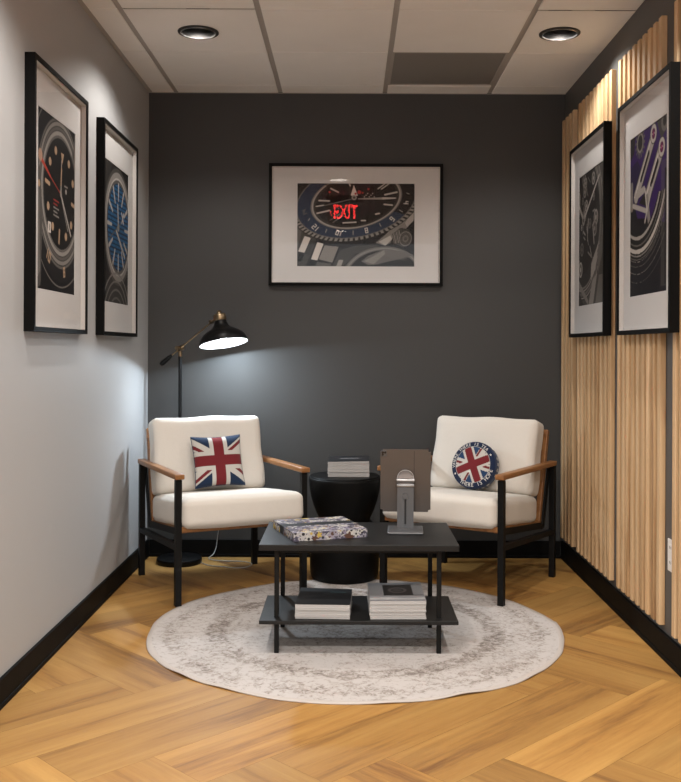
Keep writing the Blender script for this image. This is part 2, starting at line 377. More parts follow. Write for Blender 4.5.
# ceiling with tiles, runners and real openings for the downlights
T_X = [-1.019 + .6096 * i for i in range(4)]
CY = [5.443 - .6096 * i for i in range(14)]
CANS = [(-.720, 4.53), (.985, 4.53), (-.105, 2.70), (-.720, 2.70), (.985, 2.70), (-.720, .87), (.985, .87), (-.105, -.96)]  # entrance pair and the farthest one are unseen lamps added as fill
HOLE = 0.085
def ceiling():
    bm = bmesh.new()
    xs = [XL] + T_X + [XR]; ys = [YB] + CY
    hw = 0.0
    for i in range(len(xs) - 1):
        x0 = xs[i] + (0.013 if i > 0 else 0); x1 = xs[i+1] - (0.013 if i < len(xs) - 2 else 0)
        for j in range(len(ys) - 1):
            y1 = ys[j] - .0035; y0 = ys[j+1] + .0035
            if y1 < YF: continue
            if abs((x0+x1)/2 - .504) < .05 and abs((y0+y1)/2 - 5.138) < .05: continue   # vent bay
            hole = [c for c in CANS if x0 < c[0] < x1 and y0 < c[1] < y1]
            if not hole:
                box(bm, ((x0+x1)/2, (y0+y1)/2, ZC + .008), (x1-x0, y1-y0, .016), bev=.0015, seg=1)
            else:
                cx, cy = hole[0]
                angs = sorted([2*PI*k/48 for k in range(48)] + [math.atan2(py-cy, px-cx) % (2*PI) for px in (x0, x1) for py in (y0, y1)])
                def outer(a):
                    c, s = math.cos(a), math.sin(a)
                    t = min([((x1-cx)/c if c > 0 else (x0-cx)/c) if abs(c) > 1e-9 else 1e9, ((y1-cy)/s if s > 0 else (y0-cy)/s) if abs(s) > 1e-9 else 1e9])
                    return (cx + c*t, cy + s*t)
                o_ = [bm.verts.new((*outer(a), ZC)) for a in angs]; i_ = [bm.verts.new((cx+HOLE*math.cos(a), cy+HOLE*math.sin(a), ZC)) for a in angs]
                n = len(angs)
                for k in range(n): bm.faces.new((o_[k], i_[k], i_[(k+1) % n], o_[(k+1) % n]))
    struct('ceiling', bm, M_tile)
    bm = bmesh.new()
    for x in T_X: box(bm, (x, (YF+YB)/2, ZC + .012), (.028, YB-YF, .014))
    for y in CY:
        if y > YF: box(bm, ((XL+XR)/2, y, ZC + .011), (XR-XL, .012, .012))
    box(bm, (XL + .011, (YF+YB)/2, ZC - .001), (.022, YB-YF, .002)); box(bm, ((XL+XR)/2, YB-.004, ZC - .001), (XR-XL, .008, .002))
    struct('trim_1', bm, M_grid)
    bm = bmesh.new(); box(bm, ((XL+XR)/2, (YF+YB)/2, ZC + .27), (XR-XL+.2, YB-YF+.1, .02)); struct('trim_2', bm, M_grid)
ceiling()
v = empty('ceiling_vent', (.504, 5.1335, ZC + .001))
bm = bmesh.new(); box(bm, (0, 0, .006), (.562, .576, .006)); to_obj('perforated_panel', bm, M_vent, v)
bm = bmesh.new()
for sx in (-1, 1): box(bm, (sx*.288, 0, .004), (.014, .60, .008), bev=.001)
for sy in (-1, 1): box(bm, (0, sy*.294, .004), (.562, .012, .008), bev=.001)
to_obj('vent_frame', bm, M_grid, v)
tag(v, 'grey perforated return air grille filling one ceiling bay near the back wall', 'vent')

labs = ['round recessed downlight in the ceiling above the left wall pictures', 'round recessed downlight in the ceiling near the right slatted wall',
        'round flush downlight near middle of ceiling, mirrored in the watch picture glass', 'recessed ceiling downlight in the middle row on the left', 'recessed ceiling downlight in the middle row on the right', 'added unseen fill light above the room entrance on the left', 'added unseen fill light above the room entrance on the right', 'added unseen fill light farthest from the back wall']
SPOTS = []
def downlight(i, x, y, power, flush=False):
    t = empty('recessed_downlight', (x, y, ZC))
    bm = bmesh.new(); lathe(bm, [(.083, .0), (.0965, -.001), (.0955, -.005), (.090, -.0065), (.083, -.005), (.081, .0)], 48)
    autosmooth(to_obj('trim_ring', bm, M_trimdark, t))
    bm = bmesh.new(); lathe(bm, [(.0835, -.0075), (.081, -.009), (.0785, -.007), (.078, -.0), (.0835, -.0075)], 48); autosmooth(to_obj('bezel', bm, M_trim, t))
    if flush:
        bm = bmesh.new(); lathe(bm, [(0, -.004), (.05, -.004), (.0785, -.002)], 32); to_obj('lens', bm, M_led, t, smooth=True)
        lz = -.012
    else:
        prof = [(.078, -.004)] + [(.078 - .030*(k/10)**1.6, .13*k/10) for k in range(1, 11)] + [(.046, .131), (0, .131)]
        bm = bmesh.new(); lathe(bm, prof, 48); autosmooth(to_obj('reflector', bm, M_can, t), 60)
        bm = bmesh.new(); lathe(bm, [(0, .112), (.02, .112), (.030, .118), (.034, .130)], 24); to_obj('lens', bm, M_led_off, t, smooth=True)
        lz = .022
    ld = bpy.data.lights.new('downlight_lamp', 'SPOT'); ld.energy = power; ld.color = (1.0, .945, .885); ld.spot_size = math.radians(160 if flush else 138); ld.spot_blend = .5; ld.shadow_soft_size = .035
    lo = bpy.data.objects.new('downlight_lamp', ld); COL.objects.link(lo); lo.parent = t; lo.location = (0, 0, lz); SPOTS.append(ld)
    tag(t, labs[i], 'downlight', 'recessed ceiling downlights')
PW = [18, 16, 34, 27, 30, 72, 72, 150]
for i, (x, y) in enumerate(CANS): downlight(i, x, y, PW[i], flush=(i in (2, 7)))
SPOTS[4].spot_size = math.radians(143); SPOTS[4].spot_blend = .12

# exit sign hanging overhead, read from the room entrance, seen mirrored in the picture glass
def textmesh(s, size, ext=0.0, off=0.0):
    cu = bpy.data.curves.new('txt', 'FONT'); cu.body = s; cu.size = size; cu.extrude = ext; cu.offset = off; cu.align_x = 'CENTER'; cu.align_y = 'CENTER'; cu.resolution_u = 4
    ob = bpy.data.objects.new('txt', cu); COL.objects.link(ob); bpy.context.view_layer.update()
    me = bpy.data.meshes.new_from_object(ob.evaluated_get(bpy.context.evaluated_depsgraph_get()))
    bpy.data.objects.remove(ob); bpy.data.curves.remove(cu)
    return me
def add_text(bm, s, size, M, ext=0.0, mi=0, fn=None, off=0.0):
    me = textmesh(s, size, ext, off); n0 = len(bm.verts); nf = len(bm.faces)
    bm.from_mesh(me); bpy.data.meshes.remove(me); bm.verts.ensure_lookup_table(); bm.faces.ensure_lookup_table()
    vs = bm.verts[n0:]
    bmesh.ops.transform(bm, matrix=M, verts=vs)
    if fn:
        for v_ in vs: v_.co = fn(v_.co)
    for f in bm.faces[nf:]: f.material_index = mi
ex = empty('exit_sign', (-.06, 1.81, 2.55))
bm = bmesh.new(); box(bm, (0, .004, 0), (.34, .006, .20), bev=.002); to_obj('acrylic_panel', bm, M_acrylic, ex)
bm = bmesh.new(); box(bm, (0, .004, .128), (.36, .05, .06), bev=.004); box(bm, (0, .004, .156), (.10, .09, .006)); to_obj('housing', bm, M_trim, ex)
bm = bmesh.new(); add_text(bm, 'EXIT', .19, Matrix.Translation((.015, -.001, -.005)) @ Matrix.Rotation(PI/2, 4, 'X') @ Matrix.Diagonal((.62, 1, 1, 1)), ext=.0006, off=.004)
bar(bm, (-.135, -.001, -.005), (-.118, -.001, .018), .001, .008); bar(bm, (-.135, -.001, -.005), (-.118, -.001, -.028), .001, .008)
to_obj('letters', bm, M_exit, ex)
tag(ex, 'hanging clear exit sign with red letters and arrow, mirrored in the watch picture glass', 'exit sign')

# ------------------------------------------------------------------ slat panels
def slat_panel(y_hi, y_lo, n, label):
    """panel of vertical slats between two depths; origin at its lower far corner"""
    bm = bmesh.new(); cl = bm.loops.layers.float_color.new('rnd')
    per = (y_hi - y_lo) / n
    for k in range(n):
        yc = -per * (k + .5) * 1.0; wd = per * .50
        n0 = len(bm.faces); r = (random.random(), random.random(), random.random(), 1)
        box(bm, (-.012, yc, 1.2075), (.024, wd, 2.415 + random.uniform(-.001, .001)), bev=.0015, seg=1)
        bm.faces.ensure_lookup_table()
        for f in bm.faces:
            if f.loops[0][cl][3] == 0:
                pass
        for f in bm.faces[n0:]:
            for lp in f.loops: lp[cl] = r
    o = to_obj('slat_panel', bm, M_slat); o.location = (XR - .0005, y_hi, .128)
    return tag(o, label, 'wall panel', 'vertical oak slat panels on the right wall')
global_slat = [
    (5.60, 5.278, 4, 'narrow oak slat panel in the back corner of the right wall'),
    (5.215, 4.512, 9, 'oak slat panel behind the far black and white watch movement picture'),
    (4.43, 3.785, 9, 'oak slat panel behind the near purple watch movement picture, left of the outlet'),
    (3.675, 3.01, 9, 'pale oak slat panel at the right edge, nearer than the outlet')]
for a in global_slat: slat_panel(*a)
# slats are 2.4 cm deep, fronts at XS
# outlet
t = empty('wall_outlet', (XR, 3.722, .419))
bm = bmesh.new(); box(bm, (-.003, 0, 0), (.006, .075, .125), bev=.002); cp_o = to_obj('cover_plate', bm, M_plate, t)
for s in (-1, 1):
    bm = bmesh.new(); box(bm, (-.0068, 0, s*.029), (.002, .034, .030), bev=.0008, mi=0)
    for dy in (-.007, .007): box(bm, (-.0080, dy, s*.029+.003), (.001, .0025, .010), mi=1)
    to_obj('socket', bm, [M_plate, M_slot], cp_o)
tag(t, 'white wall outlet in the gap between two slat panels', 'outlet')

# ------------------------------------------------------------------ painter
class P:
    """flat colour artwork evaluated on a grid; x right, y DOWN in design units"""
    def __init__(s, x0, x1, y0, y1, nx, ny, bg):
        s.X, s.Y = np.meshgrid(np.linspace(x0, x1, nx), np.linspace(y0, y1, ny)); s.nx, s.ny = nx, ny
        s.C = np.zeros((ny, nx, 3)) + np.array(bg); s.px = (x1 - x0) / nx
    def put(s, d, col, soft=None):
        soft = soft or s.px * .8
        a = np.clip(.5 - d / soft, 0, 1)[..., None]; s.C = s.C * (1 - a) + np.array(col) * a
    def putm(s, m, col): s.C = s.C * (1 - m[..., None]) + np.array(col) * m[..., None]
    def seg(s, x0, y0, x1, y1, w, col, w2=None):
        dx, dy = x1 - x0, y1 - y0; L2 = dx*dx + dy*dy + 1e-12
        t = np.clip(((s.X - x0)*dx + (s.Y - y0)*dy) / L2, 0, 1)
        d = np.hypot(s.X - x0 - t*dx, s.Y - y0 - t*dy); ww = w if w2 is None else w + (w2 - w)*t
        s.put(d - ww/2, col)
    def poly(s, pts, col):
        ins = np.zeros(s.X.shape, bool); n = len(pts)
        for i in range(n):
            xa, ya = pts[i]; xb, yb = pts[(i+1) % n]
            if ya == yb: continue
            c = ((ya > s.Y) != (yb > s.Y)) & (s.X < (xb - xa)*(s.Y - ya)/(yb - ya) + xa); ins ^= c
        s.putm(ins.astype(float), col)
    def er(s, cx, cy, a, b, rot=0):
        c, n = math.cos(rot), math.sin(rot); dx, dy = s.X - cx, s.Y - cy
        u = (dx*c - dy*n)/a; v_ = (dx*n + dy*c)/b
        return np.hypot(u, v_), np.arctan2(v_, u)
    def disc(s, cx, cy, r, col): s.put(np.hypot(s.X-cx, s.Y-cy) - r, col)
    def ring(s, R, r0, r1, col, sc_=1.0):
        s.put(np.maximum(r0 - R, R - r1)*sc_, col)
DIG = {'0': [(0,0,1,0),(1,0,1,2),(1,2,0,2),(0,2,0,0)], '1': [(.5,0,.5,2)], '2': [(0,0,1,0),(1,0,1,1),(1,1,0,1),(0,1,0,2),(0,2,1,2)],
       '4': [(0,0,0,1),(0,1,1,1),(1,0,1,2)], '6': [(1,0,0,0),(0,0,0,2),(0,2,1,2),(1,2,1,1),(1,1,0,1)], '8': [(0,0,1,0),(1,0,1,2),(1,2,0,2),(0,2,0,0),(0,1,1,1)]}
def number(p, txt, cx, cy, h, ang, w, col):
    wd = h*.5; tot = len(txt)*wd + (len(txt)-1)*wd*.5; c, n = math.cos(ang), math.sin(ang)
    for i, ch in enumerate(txt):
        ox = -tot/2 + i*wd*1.5
        for (a, b, c2, d) in DIG[ch]:
            q = []
            for (x, y) in ((a, b), (c2, d)):
                lx = ox + x*wd; ly = (y/2 - .5)*h; q += [cx + lx*c - ly*n, cy + lx*n + ly*c]
            p.seg(*q, w, col)
def painted_sheet(name, W, H, p, mat, parent, matrix=None, zf=None, thick=0.0):
    """grid in local XZ facing -Y (or XY facing +Z through matrix)"""
    nx, ny = p.nx, p.ny
    xs = np.linspace(-W/2, W/2, nx); zs = np.linspace(H/2, -H/2, ny)
    Xg, Zg = np.meshgrid(xs, zs); Yg = np.zeros_like(Xg) if zf is None else zf(Xg, Zg)
    co = np.stack([Xg, Yg, Zg], -1).reshape(-1, 3)
    i = np.arange(nx*ny).reshape(ny, nx)
    q = np.stack([i[:-1, :-1], i[1:, :-1], i[1:, 1:], i[:-1, 1:]], -1).reshape(-1, 4)
    me = bpy.data.meshes.new(name); me.from_pydata(co.tolist(), [], q.tolist())
    at = me.color_attributes.new('paint', 'FLOAT_COLOR', 'POINT')
    at.data.foreach_set('color', np.concatenate([p.C.reshape(-1, 3), np.ones((nx*ny, 1))], 1).astype(np.float32).ravel())
    me.materials.append(mat)
    for pl in me.polygons: pl.use_smooth = True
    o = bpy.data.objects.new(name, me); COL.objects.link(o); o.parent = parent
    if matrix is not None: o.matrix_local = matrix
    return o

G = lambda v, w=1.0: (v*1.0*w, v*.93*w, v*.86*w)   # warm greys (linear)
def art_center():
    p = P(12, 652, 50, 498, 300, 210, (.010, .009, .010))
    # bracelet and case, lower left
    p.poly([(12,300),(60,260),(120,330),(100,400),(60,498),(12,498)], G(.05))
    p.poly([(18,418),(52,335),(86,345),(52,424)], G(.55)); p.poly([(18,424),(52,430),(38,470),(12,475)], G(.004))
    p.poly([(50,430),(86,350),(110,362),(78,440)], G(.03))
    p.poly([(88,460),(122,368),(156,376),(122,466)], G(.60)); p.poly([(86,466),(120,470),(108,498),(70,498)], G(.006))
    p.poly([(130,460),(162,385),(238,392),(204,478)], G(.22)); p.poly([(120,474),(200,484),(190,498),(112,498)], G(.09))
    p.poly([(12,250),(40,270),(30,340),(12,400)], G(.10))
    p.poly([(205,498),(245,410),(330,385),(460,380),(440,400),(330,430),(262,498)], G(.05))
    p.poly([(225,498),(240,462),(265,462),(252,498)], G(.30))
    R, A = p.er(480, 560, 225, 170, .1)
    p.ring(R, .88, 1.0, G(.13), 180); p.ring(R, .92, .95, G(.24), 180); p.ring(R, .5, .86, G(.012), 180)
    p.poly([(362,470),(400,440),(488,405),(570,412),(648,434),(585,455),(520,468),(450,486),(400,490)], G(.12))
    p.poly([(375,470),(488,408),(492,430),(430,486)], G(.22))
    for k in range(5): p.seg(490, 410+6*k, 640-10*k, 432+8*k, 2, G(.17))
    # case right
    p.poly([(440,370),(500,320),(560,250),(640,150),(652,150),(652,240),(600,300),(540,330),(520,370),(490,385)], G(.20))
    p.poly([(455,365),(520,330),(530,350),(495,385)], G(.45)); p.poly([(600,262),(648,190),(646,250),(612,285)], G(.34))
    # bezel stack
    R, A = p.er(333.6, 142.5, 288.5, 168.7, math.radians(12.9))
    p.ring(R, .0, 1.27, G(.02), 200)
    kn = (np.sin(A*75) > -.2).astype(float) * ((R > 1.15) & (R < 1.25)) * (A > -.3)
    p.putm(kn, G(.24)); p.ring(R, 1.14, 1.165, G(.16), 200)
    p.ring(R, .88, 1.14, (.022, .036, .068), 200)
    dark = ((R > .88) & (R < 1.14) & (A > -1.2) & (A < .75)).astype(float); p.putm(dark, (.012, .011, .013))
    p.ring(R, .82, .88, G(.20), 200); p.ring(R, .835, .85, G(.42), 200); p.ring(R, .77, .82, G(.03), 200)
    p.ring(R, 0, .77, (.011, .009, .010), 200)
    p.poly([(330,50),(420,50),(440,200),(350,230)], (.018, .012, .014))
    p.putm(((R > .82) & (R < .88) & (A > -2.2) & (A < -.6)).astype(float)*.7, G(.04))
    cr = G(.62)
    def ang(x, y): return math.atan2((y-142)/.62, x-333) - PI/2
    for tx, x, y, h in (('12', 112, 290, 26), ('10', 240, 318, 25), ('8', 390, 303, 25), ('6', 530, 241, 25), ('4', 605, 152, 24), ('14', 52, 208, 20)):
        number(p, tx, x, y, h, ang(x, y) + PI, 4, cr if tx != '14' else G(.15))
    for (a, b, c, d) in ((80,240,72,252),(173,298,167,314),(317,306,317,326),(461,265,469,281),(570,192,586,202),(608,100,622,105)): p.seg(a, b, c, d, 4, G(.3))
    for (a, b, c, d, w) in ((195,78,235,97,8),(130,143,186,145,8),(115,175,155,168,6),(120,212,188,196,8),(262,263,332,259,7),(362,250,384,250,7),(440,215,460,211,8),
                            (486,162,530,166,8),(490,110,555,96,9),(452,78,488,52,6),(470,80,510,52,6),(295,50,300,62,8)): p.seg(a, b, c, d, w, G(.48))
    p.seg(190, 250, 245, 215, 2, G(.3)); p.seg(205, 262, 262, 225, 2, G(.3))
    p.seg(160, 170, 325, 130, 2, G(.3)); p.seg(345, 133, 480, 130, 5, G(.32), 12); p.seg(480, 130, 548, 128, 12, G(.48), 6)
    p.poly([(320,58),(303,115),(342,115)], G(.62)); p.disc(322, 126, 14, G(.3)); p.disc(322, 126, 7, G(.08))
    for (x, y, r) in ((350,97,10),(188,97,6),(400,80,6),(368,100,5),(330,105,6)): p.disc(x, y, r, (.35, .03, .03))
    for k in range(7): p.disc(378 + 9*k, 122 - (k % 3)*9, 3.2, G(.4))
    p.seg(300, 50, 296, 185, 1.2, G(.12))
    # crown
    p.poly([(528,325),(575,288),(620,295),(640,330),(628,378),(590,394),(545,375)], G(.05))
    for k in range(6): p.seg(532+7*k, 322-5*k+4, 542+8*k, 372-1*k, 3.4, G(.30 if k % 2 else .18))
    R2, A2 = p.er(603, 347, 34, 40, -.2); p.ring(R2, 0, 1, G(.07), 34); p.ring(R2, .88, 1, G(.2), 34); p.ring(R2, .25, .5, G(.14), 34)
    return p
def art_black_diver():
    K = .709; p = P(0, K, 0, 1, 150, 212, (.008, .007, .008))
    tan = (.42, .29, .19)
    cx, cy = .43, .42; R = np.hypot(p.X-cx, p.Y-cy); A = np.arctan2(p.Y-cy, p.X-cx)
    p.ring(R, .40, .52, (.012, .011, .012)); 
    for r0, r1, v in ((.425,.44,.12),(.395,.418,.22),(.37,.39,.10),(.34,.365,.28),(.325,.338,.12)): p.ring(R, r0, r1, G(v))
    p.putm(((R > .325) & (R < .44) & (A > -.9) & (A < .6)).astype(float)*.6, G(.05))
    p.ring(R, .545, .553, G(.16)); p.ring(R, 0, .325, (.009, .008, .008))
    p.poly([(0,.30),(.06,.34),(.09,.62),(.06,.98),(0,1)], G(.08)); p.poly([(.0,.4),(.03,.42),(.05,.9),(.0,.95)], G(.16))
    number(p, '10', .20, .80, .055, .5, .012, tan); number(p, '8', .50, .875, .05, -.15, .012, tan); p.disc(.03, .42, .02, tan)
    for k in range(12):
        a = -PI/2 + k*PI/6 + .12; c, s = math.cos(a), math.sin(a)
        if k in (3, 6, 9): p.seg(cx+.22*c, cy+.22*s, cx+.29*c, cy+.29*s, .024, tan)
        elif k == 0: p.poly([(cx+.25*c-.03, cy+.25*s), (cx+.25*c+.03, cy+.25*s), (cx+.18*c, cy+.18*s)], tan)
        else: p.disc(cx+.26*c, cy+.26*s, .024, tan)
    p.seg(cx, cy, cx+.01, cy-.20, .022, G(.35), .010); p.seg(cx, cy-.06, cx+.01, cy-.15, .020, tan)
    p.seg(cx, cy, cx+.20, cy+.22, .016, G(.4), .020); p.seg(cx-.02, cy-.02, cx+.14, cy+.2, .005, G(.5))
    p.seg(cx-.36, cy-.14, cx-.20, cy-.07, .030, (.40, .05, .03), .012); p.seg(cx-.20, cy-.07, cx, cy, .007, (.40, .05, .03)); p.disc(cx-.38, cy-.16, .035, (.40, .25, .18))
    p.disc(cx, cy, .018, G(.3))
    for k in range(5): p.seg(cx-.14, cy+.05+k*.022, cx-.14+(.07 if k % 2 else .10), cy+.055+k*.022, .007, (.35, .04, .03) if k in (0, 1) else G(.3))
    p.poly([(cx-.24,cy+.19),(cx-.19,cy+.19),(cx-.19,cy+.25),(cx-.24,cy+.25)], G(.6)); p.seg(cx-.215, cy+.205, cx-.215, cy+.235, .01, G(.02))
    p.disc(cx+.10, cy-.03, .015, G(.4)); p.seg(cx+.07, cy-.06, cx+.13, cy-.06, .008, G(.35))
    return p
def art_blue_dial():
    K = .709; p = P(0, K, 0, 1, 150, 212, (.012, .011, .011))
    cx, cy = .40, .44; R = np.hypot(p.X-cx, p.Y-cy); A = np.arctan2(p.Y-cy, p.X-cx)
    p.poly([(.0,.0),(.2,.0),(.12,.2),(0,.3)], G(.03)); p.poly([(.05,.85),(.4,.8),(.709,.86),(.709,1),(.05,1)], G(.03))
    for r0, r1, v in ((.40,.43,.06),(.36,.40,.24),(.345,.36,.42),(.32,.345,.10)): p.ring(R, r0, r1, G(v))
    p.ring(R, 0, .32, (.006, .026, .065))
    row = np.floor(p.Y/.032); ch = (((p.X + (row % 2)*.02) % .04) < .026) & ((p.Y % .032) < .020) & (R < .31)
    p.putm(ch.astype(float), (.018, .13, .29))
    for k in range(12):
        a = -PI/2 + k*PI/6; c, s = math.cos(a), math.sin(a); p.seg(cx+.20*c, cy+.20*s, cx+.315*c, cy+.315*s, .022, G(.40), .03)
    p.seg(cx-.06, cy+.03, cx+.20, cy+.20, .028, G(.38)); p.seg(cx, cy, cx-.02, cy-.16, .026, G(.40)); p.seg(cx-.25, cy+.10, cx+.1, cy-.05, .010, G(.1)); p.disc(cx, cy, .03, G(.25))
    p.seg(cx+.10, cy-.12, cx+.16, cy-.05, .02, G(.5)); p.seg(cx+.16, cy-.12, cx+.11, cy-.05, .02, G(.45))
    for k in range(4):
        R2 = np.hypot(p.X-.35, (p.Y-1.25)*1.0); p.ring(R2, .28+.06*k, .295+.06*k, G(.10+.03*k))
    return p
def art_skeleton():
    K = .709; p = P(0, K, 0, 1, 150, 212, (.030, .028, .027))
    cx, cy = .12, .36; R = np.hypot(p.X-cx, p.Y-cy)
    r_ = np.random.default_rng(9)
    p.ring(R, 0, .40, (.022, .02, .02))
    for k in range(26):
        a = r_.uniform(0, 2*PI); d = r_.uniform(.03, .46); x, y = cx+d*math.cos(a), cy+d*math.sin(a)
        if x < -.05: x = -x
        rr = r_.uniform(.018, .06); R2 = np.hypot(p.X-x, p.Y-y); v = r_.uniform(.12, .36)
        p.ring(R2, 0, rr, G(v*.4)); p.ring(R2, rr*.75, rr, G(v)); p.ring(R2, 0, rr*.3, G(v*1.2))
    for k in range(16):
        x, y = r_.uniform(.02, .55), r_.uniform(.02, .62); a = r_.uniform(0, PI); l = r_.uniform(.04, .12); p.seg(x, y, x+l*math.cos(a), y+l*math.sin(a), r_.uniform(.008, .025), G(r_.uniform(.08, .3)))
    for r0, r1, v in ((.50,.515,.18),(.525,.535,.30),(.545,.57,.12),(.58,.588,.34),(.60,.62,.07)): p.ring(R, r0, r1, G(v))
    p.putm((R > .62).astype(float)*(p.Y < .5), G(.07)); p.putm(((R > .62) & (p.Y >= .5)).astype(float), G(.06))
    p.poly([(.38,.70),(.60,.55),(.50,.75),(.36,.82)], G(.3)); p.poly([(.55,.62),(.709,.5),(.709,.62),(.58,.78)], G(.12))
    p.poly([(0,.80),(.30,.97),(.28,1),(0,.86)], G(.20)); p.poly([(.30,1),(.42,.82),(.55,.78),(.44,1)], G(.24)); p.poly([(.5,1),(.6,.8),(.709,.8),(.709,1)], G(.14)); p.poly([(0,.88),(.16,1),(0,1)], G(.03))
    p.seg(.14, .35, .60, .08, .028, G(.40), .016); p.seg(.14, .35, .0, .22, .03, G(.38)); p.disc(.14, .35, .04, G(.25)); p.disc(.14, .35, .015, G(.03))
    return p
def art_purple():
    K = .709; p = P(0, K, 0, 1, 150, 212, (.010, .009, .012))
    p.poly([(0,0),(.709,0),(.709,.62),(.40,.55),(.15,.52),(0,.30)], (.034, .012, .095))
    p.poly([(0,.18),(.15,.16),(.3,.3),(.12,.42),(0,.42)], (.02, .012, .05)); p.poly([(0,.0),(.10,.0),(.08,.10),(0,.14)], G(.02))
    R = np.hypot(p.X-.20, p.Y-.06); A = np.arctan2(p.Y-.06, p.X-.20)
    p.put(R - .085 - .012*np.sign(np.sin(A*16)), G(.10)); p.ring(R, 0, .045, G(.02)); p.ring(R, .05, .06, G(.25))
    def bridge(x0, y0, x1, y1, w):
        p.seg(x0, y0, x1, y1, w, G(.06)); p.seg(x0, y0, x1, y1, w*.82, G(.34)); p.seg(x0*.75+x1*.25, y0*.75+y1*.25, x0*.3+x1*.7, y0*.3+y1*.7, w*.36, G(.015))
        p.seg(x0-w*.3, y0, x1-w*.3, y1, w*.10, G(.62))
    bridge(.45, .08, .12, .38, .10); bridge(.60, .18, .34, .42, .11)
    for (x, y) in ((.46, .06), (.61, .17)):
        p.disc(x, y, .062, G(.05)); p.disc(x, y, .055, G(.42)); p.disc(x, y, .032, (.10, .01, .06)); p.seg(x-.022, y, x+.022, y, .008, G(.4)); p.disc(x, y, .012, (.25, .03, .12))
    p.poly([(.52,.0),(.709,.0),(.709,.08),(.6,.12)], G(.05)); p.disc(.66, .03, .06, G(.13)); p.disc(.66, .03, .03, G(.03))
    p.seg(.03, .30, .03, .44, .05, G(.20)); p.seg(.06, .43, .34, .50, .03, G(.38)); p.seg(.12, .38, .28, .36, .045, G(.35)); p.poly([(.18,.43),(.30,.38),(.33,.47)], G(.02))
    p.seg(.34, .42, .38, .56, .05, G(.22)); p.seg(.30, .56, .44, .36, .02, G(.4)); p.seg(.30, .36, .34, .5, .015, G(.5))
    cx, cy = .18, .18; R = np.hypot(p.X-cx, (p.Y-cy))
    for r0, r1, v in ((.44,.60,.012),(.455,.475,.34),(.505,.515,.12),(.535,.56,.50),(.572,.58,.25),(.595,.60,.15),(.61,.612,.3),(.64,.644,.12),(.685,.688,.25),(.74,.742,.14)):
        m = ((R > r0) & (R < r1) & (p.Y > .42)).astype(float); p.putm(m, G(v))
    p.putm(((p.X > .60) & (p.Y > .25) & (p.Y < .97)).astype(float)*.35, G(.10)); p.putm(((p.X > .665) & (p.Y > .3) & (p.Y < .96)).astype(float)*.8, G(.01))
    return p

# ------------------------------------------------------------------ picture frames
def rect_ring(bm, W, H, w, y0, y1, mi=0, bev=0.0008):
    """mitred border: outer WxH in XZ, width w, between y0 (front) and y1"""
    o = [(-W/2, -H/2), (W/2, -H/2), (W/2, H/2), (-W/2, H/2)]; i = [(-W/2+w, -H/2+w), (W/2-w, -H/2+w), (W/2-w, H/2-w), (-W/2+w, H/2-w)]
    vs = {}
    for nm, pts in (('o', o), ('i', i)):
        for k, (x, z) in enumerate(pts):
            for yn, y in (('f', y0), ('b', y1)): vs[nm, k, yn] = bm.verts.new((x, y, z))
    for k in range(4):
        k2 = (k+1) % 4
        for a in ((('o',k,'f'),('o',k2,'f'),('i',k2,'f'),('i',k,'f')), (('o',k,'b'),('i',k,'b'),('i',k2,'b'),('o',k2,'b')),
                  (('o',k,'f'),('o',k,'b'),('o',k2,'b'),('o',k2,'f')), (('i',k,'f'),('i',k2,'f'),('i',k2,'b'),('i',k,'b'))):
            f = bm.faces.new([vs[q] for q in a]); f.material_index = mi
def picture(W, H, pw, ph, art, loc, rotz, label, D=.038, gm=None):
    t = empty('framed_picture', loc, (0, 0, rotz))
    bm = bmesh.new(); rect_ring(bm, W, H, .018, -D, 0); box(bm, (0, -.003, 0), (W-.036, .004, H-.036)); to_obj('frame', bm, M_black_frame, t)
    bm = bmesh.new(); rect_ring(bm, W-.0361, H-.0361, .004, -D+.006, -.012); to_obj('spacer', bm, M_lip, t)
    bm = bmesh.new()
    w_ = W-.046; h_ = H-.046
    o = [(-w_/2, -h_/2), (w_/2, -h_/2), (w_/2, h_/2), (-w_/2, h_/2)]; i = [(-pw/2, -ph/2), (pw/2, -ph/2), (pw/2, ph/2), (-pw/2, ph/2)]
    ov = [bm.verts.new((x, -.013, z)) for x, z in o]; iv = [bm.verts.new((x, -.013, z)) for x, z in i]; jv = [bm.verts.new((x*.998, -.0108, z*.998)) for x, z in i]
    for k in range(4):
        bm.faces.new((ov[k], ov[(k+1)%4], iv[(k+1)%4], iv[k])); bm.faces.new((iv[k], iv[(k+1)%4], jv[(k+1)%4], jv[k]))
    to_obj('mat_board', bm, M_matboard, t)
    painted_sheet('print', pw, ph, art, M_print, t, Matrix.Translation((0, -.0108, 0)))
    bm = bmesh.new(); box(bm, (0, -D+.004, 0), (W-.0365, .002, H-.0365)); to_obj('glass_pane', bm, gm or M_glass_side, t)
    return tag(t, label, 'picture', 'black framed watch photographs')
ZF = 1.787
picture(1.013, .711, .684, .484, art_center(), (.034, YB, 1.9395), 0, 'landscape framed close-up of a watch with blue numbered bezel on the charcoal back wall', D=.03, gm=M_glass)
bpy.context.view_layer.update()
picture(.71, 1.01, .484, .683, art_black_diver(), (XL, 3.823, ZF-.007), PI/2, 'tall framed black watch dial with red hand, nearer picture on the left wall')
picture(.71, 1.01, .484, .683, art_blue_dial(), (XL, 4.806, ZF-.006), PI/2, 'tall framed blue watch dial, picture nearer the corner on the left wall')
picture(.71, 1.01, .484, .683, art_skeleton(), (XR - .0245, 4.868, ZF+.002), -PI/2, 'tall framed black and white watch movement, farther picture on the slatted right wall')
picture(.71, 1.01, .484, .683, art_purple(), (XR - .0245, 3.935, ZF+.001), -PI/2, 'tall framed watch movement on purple ground, nearer picture on the slatted right wall')

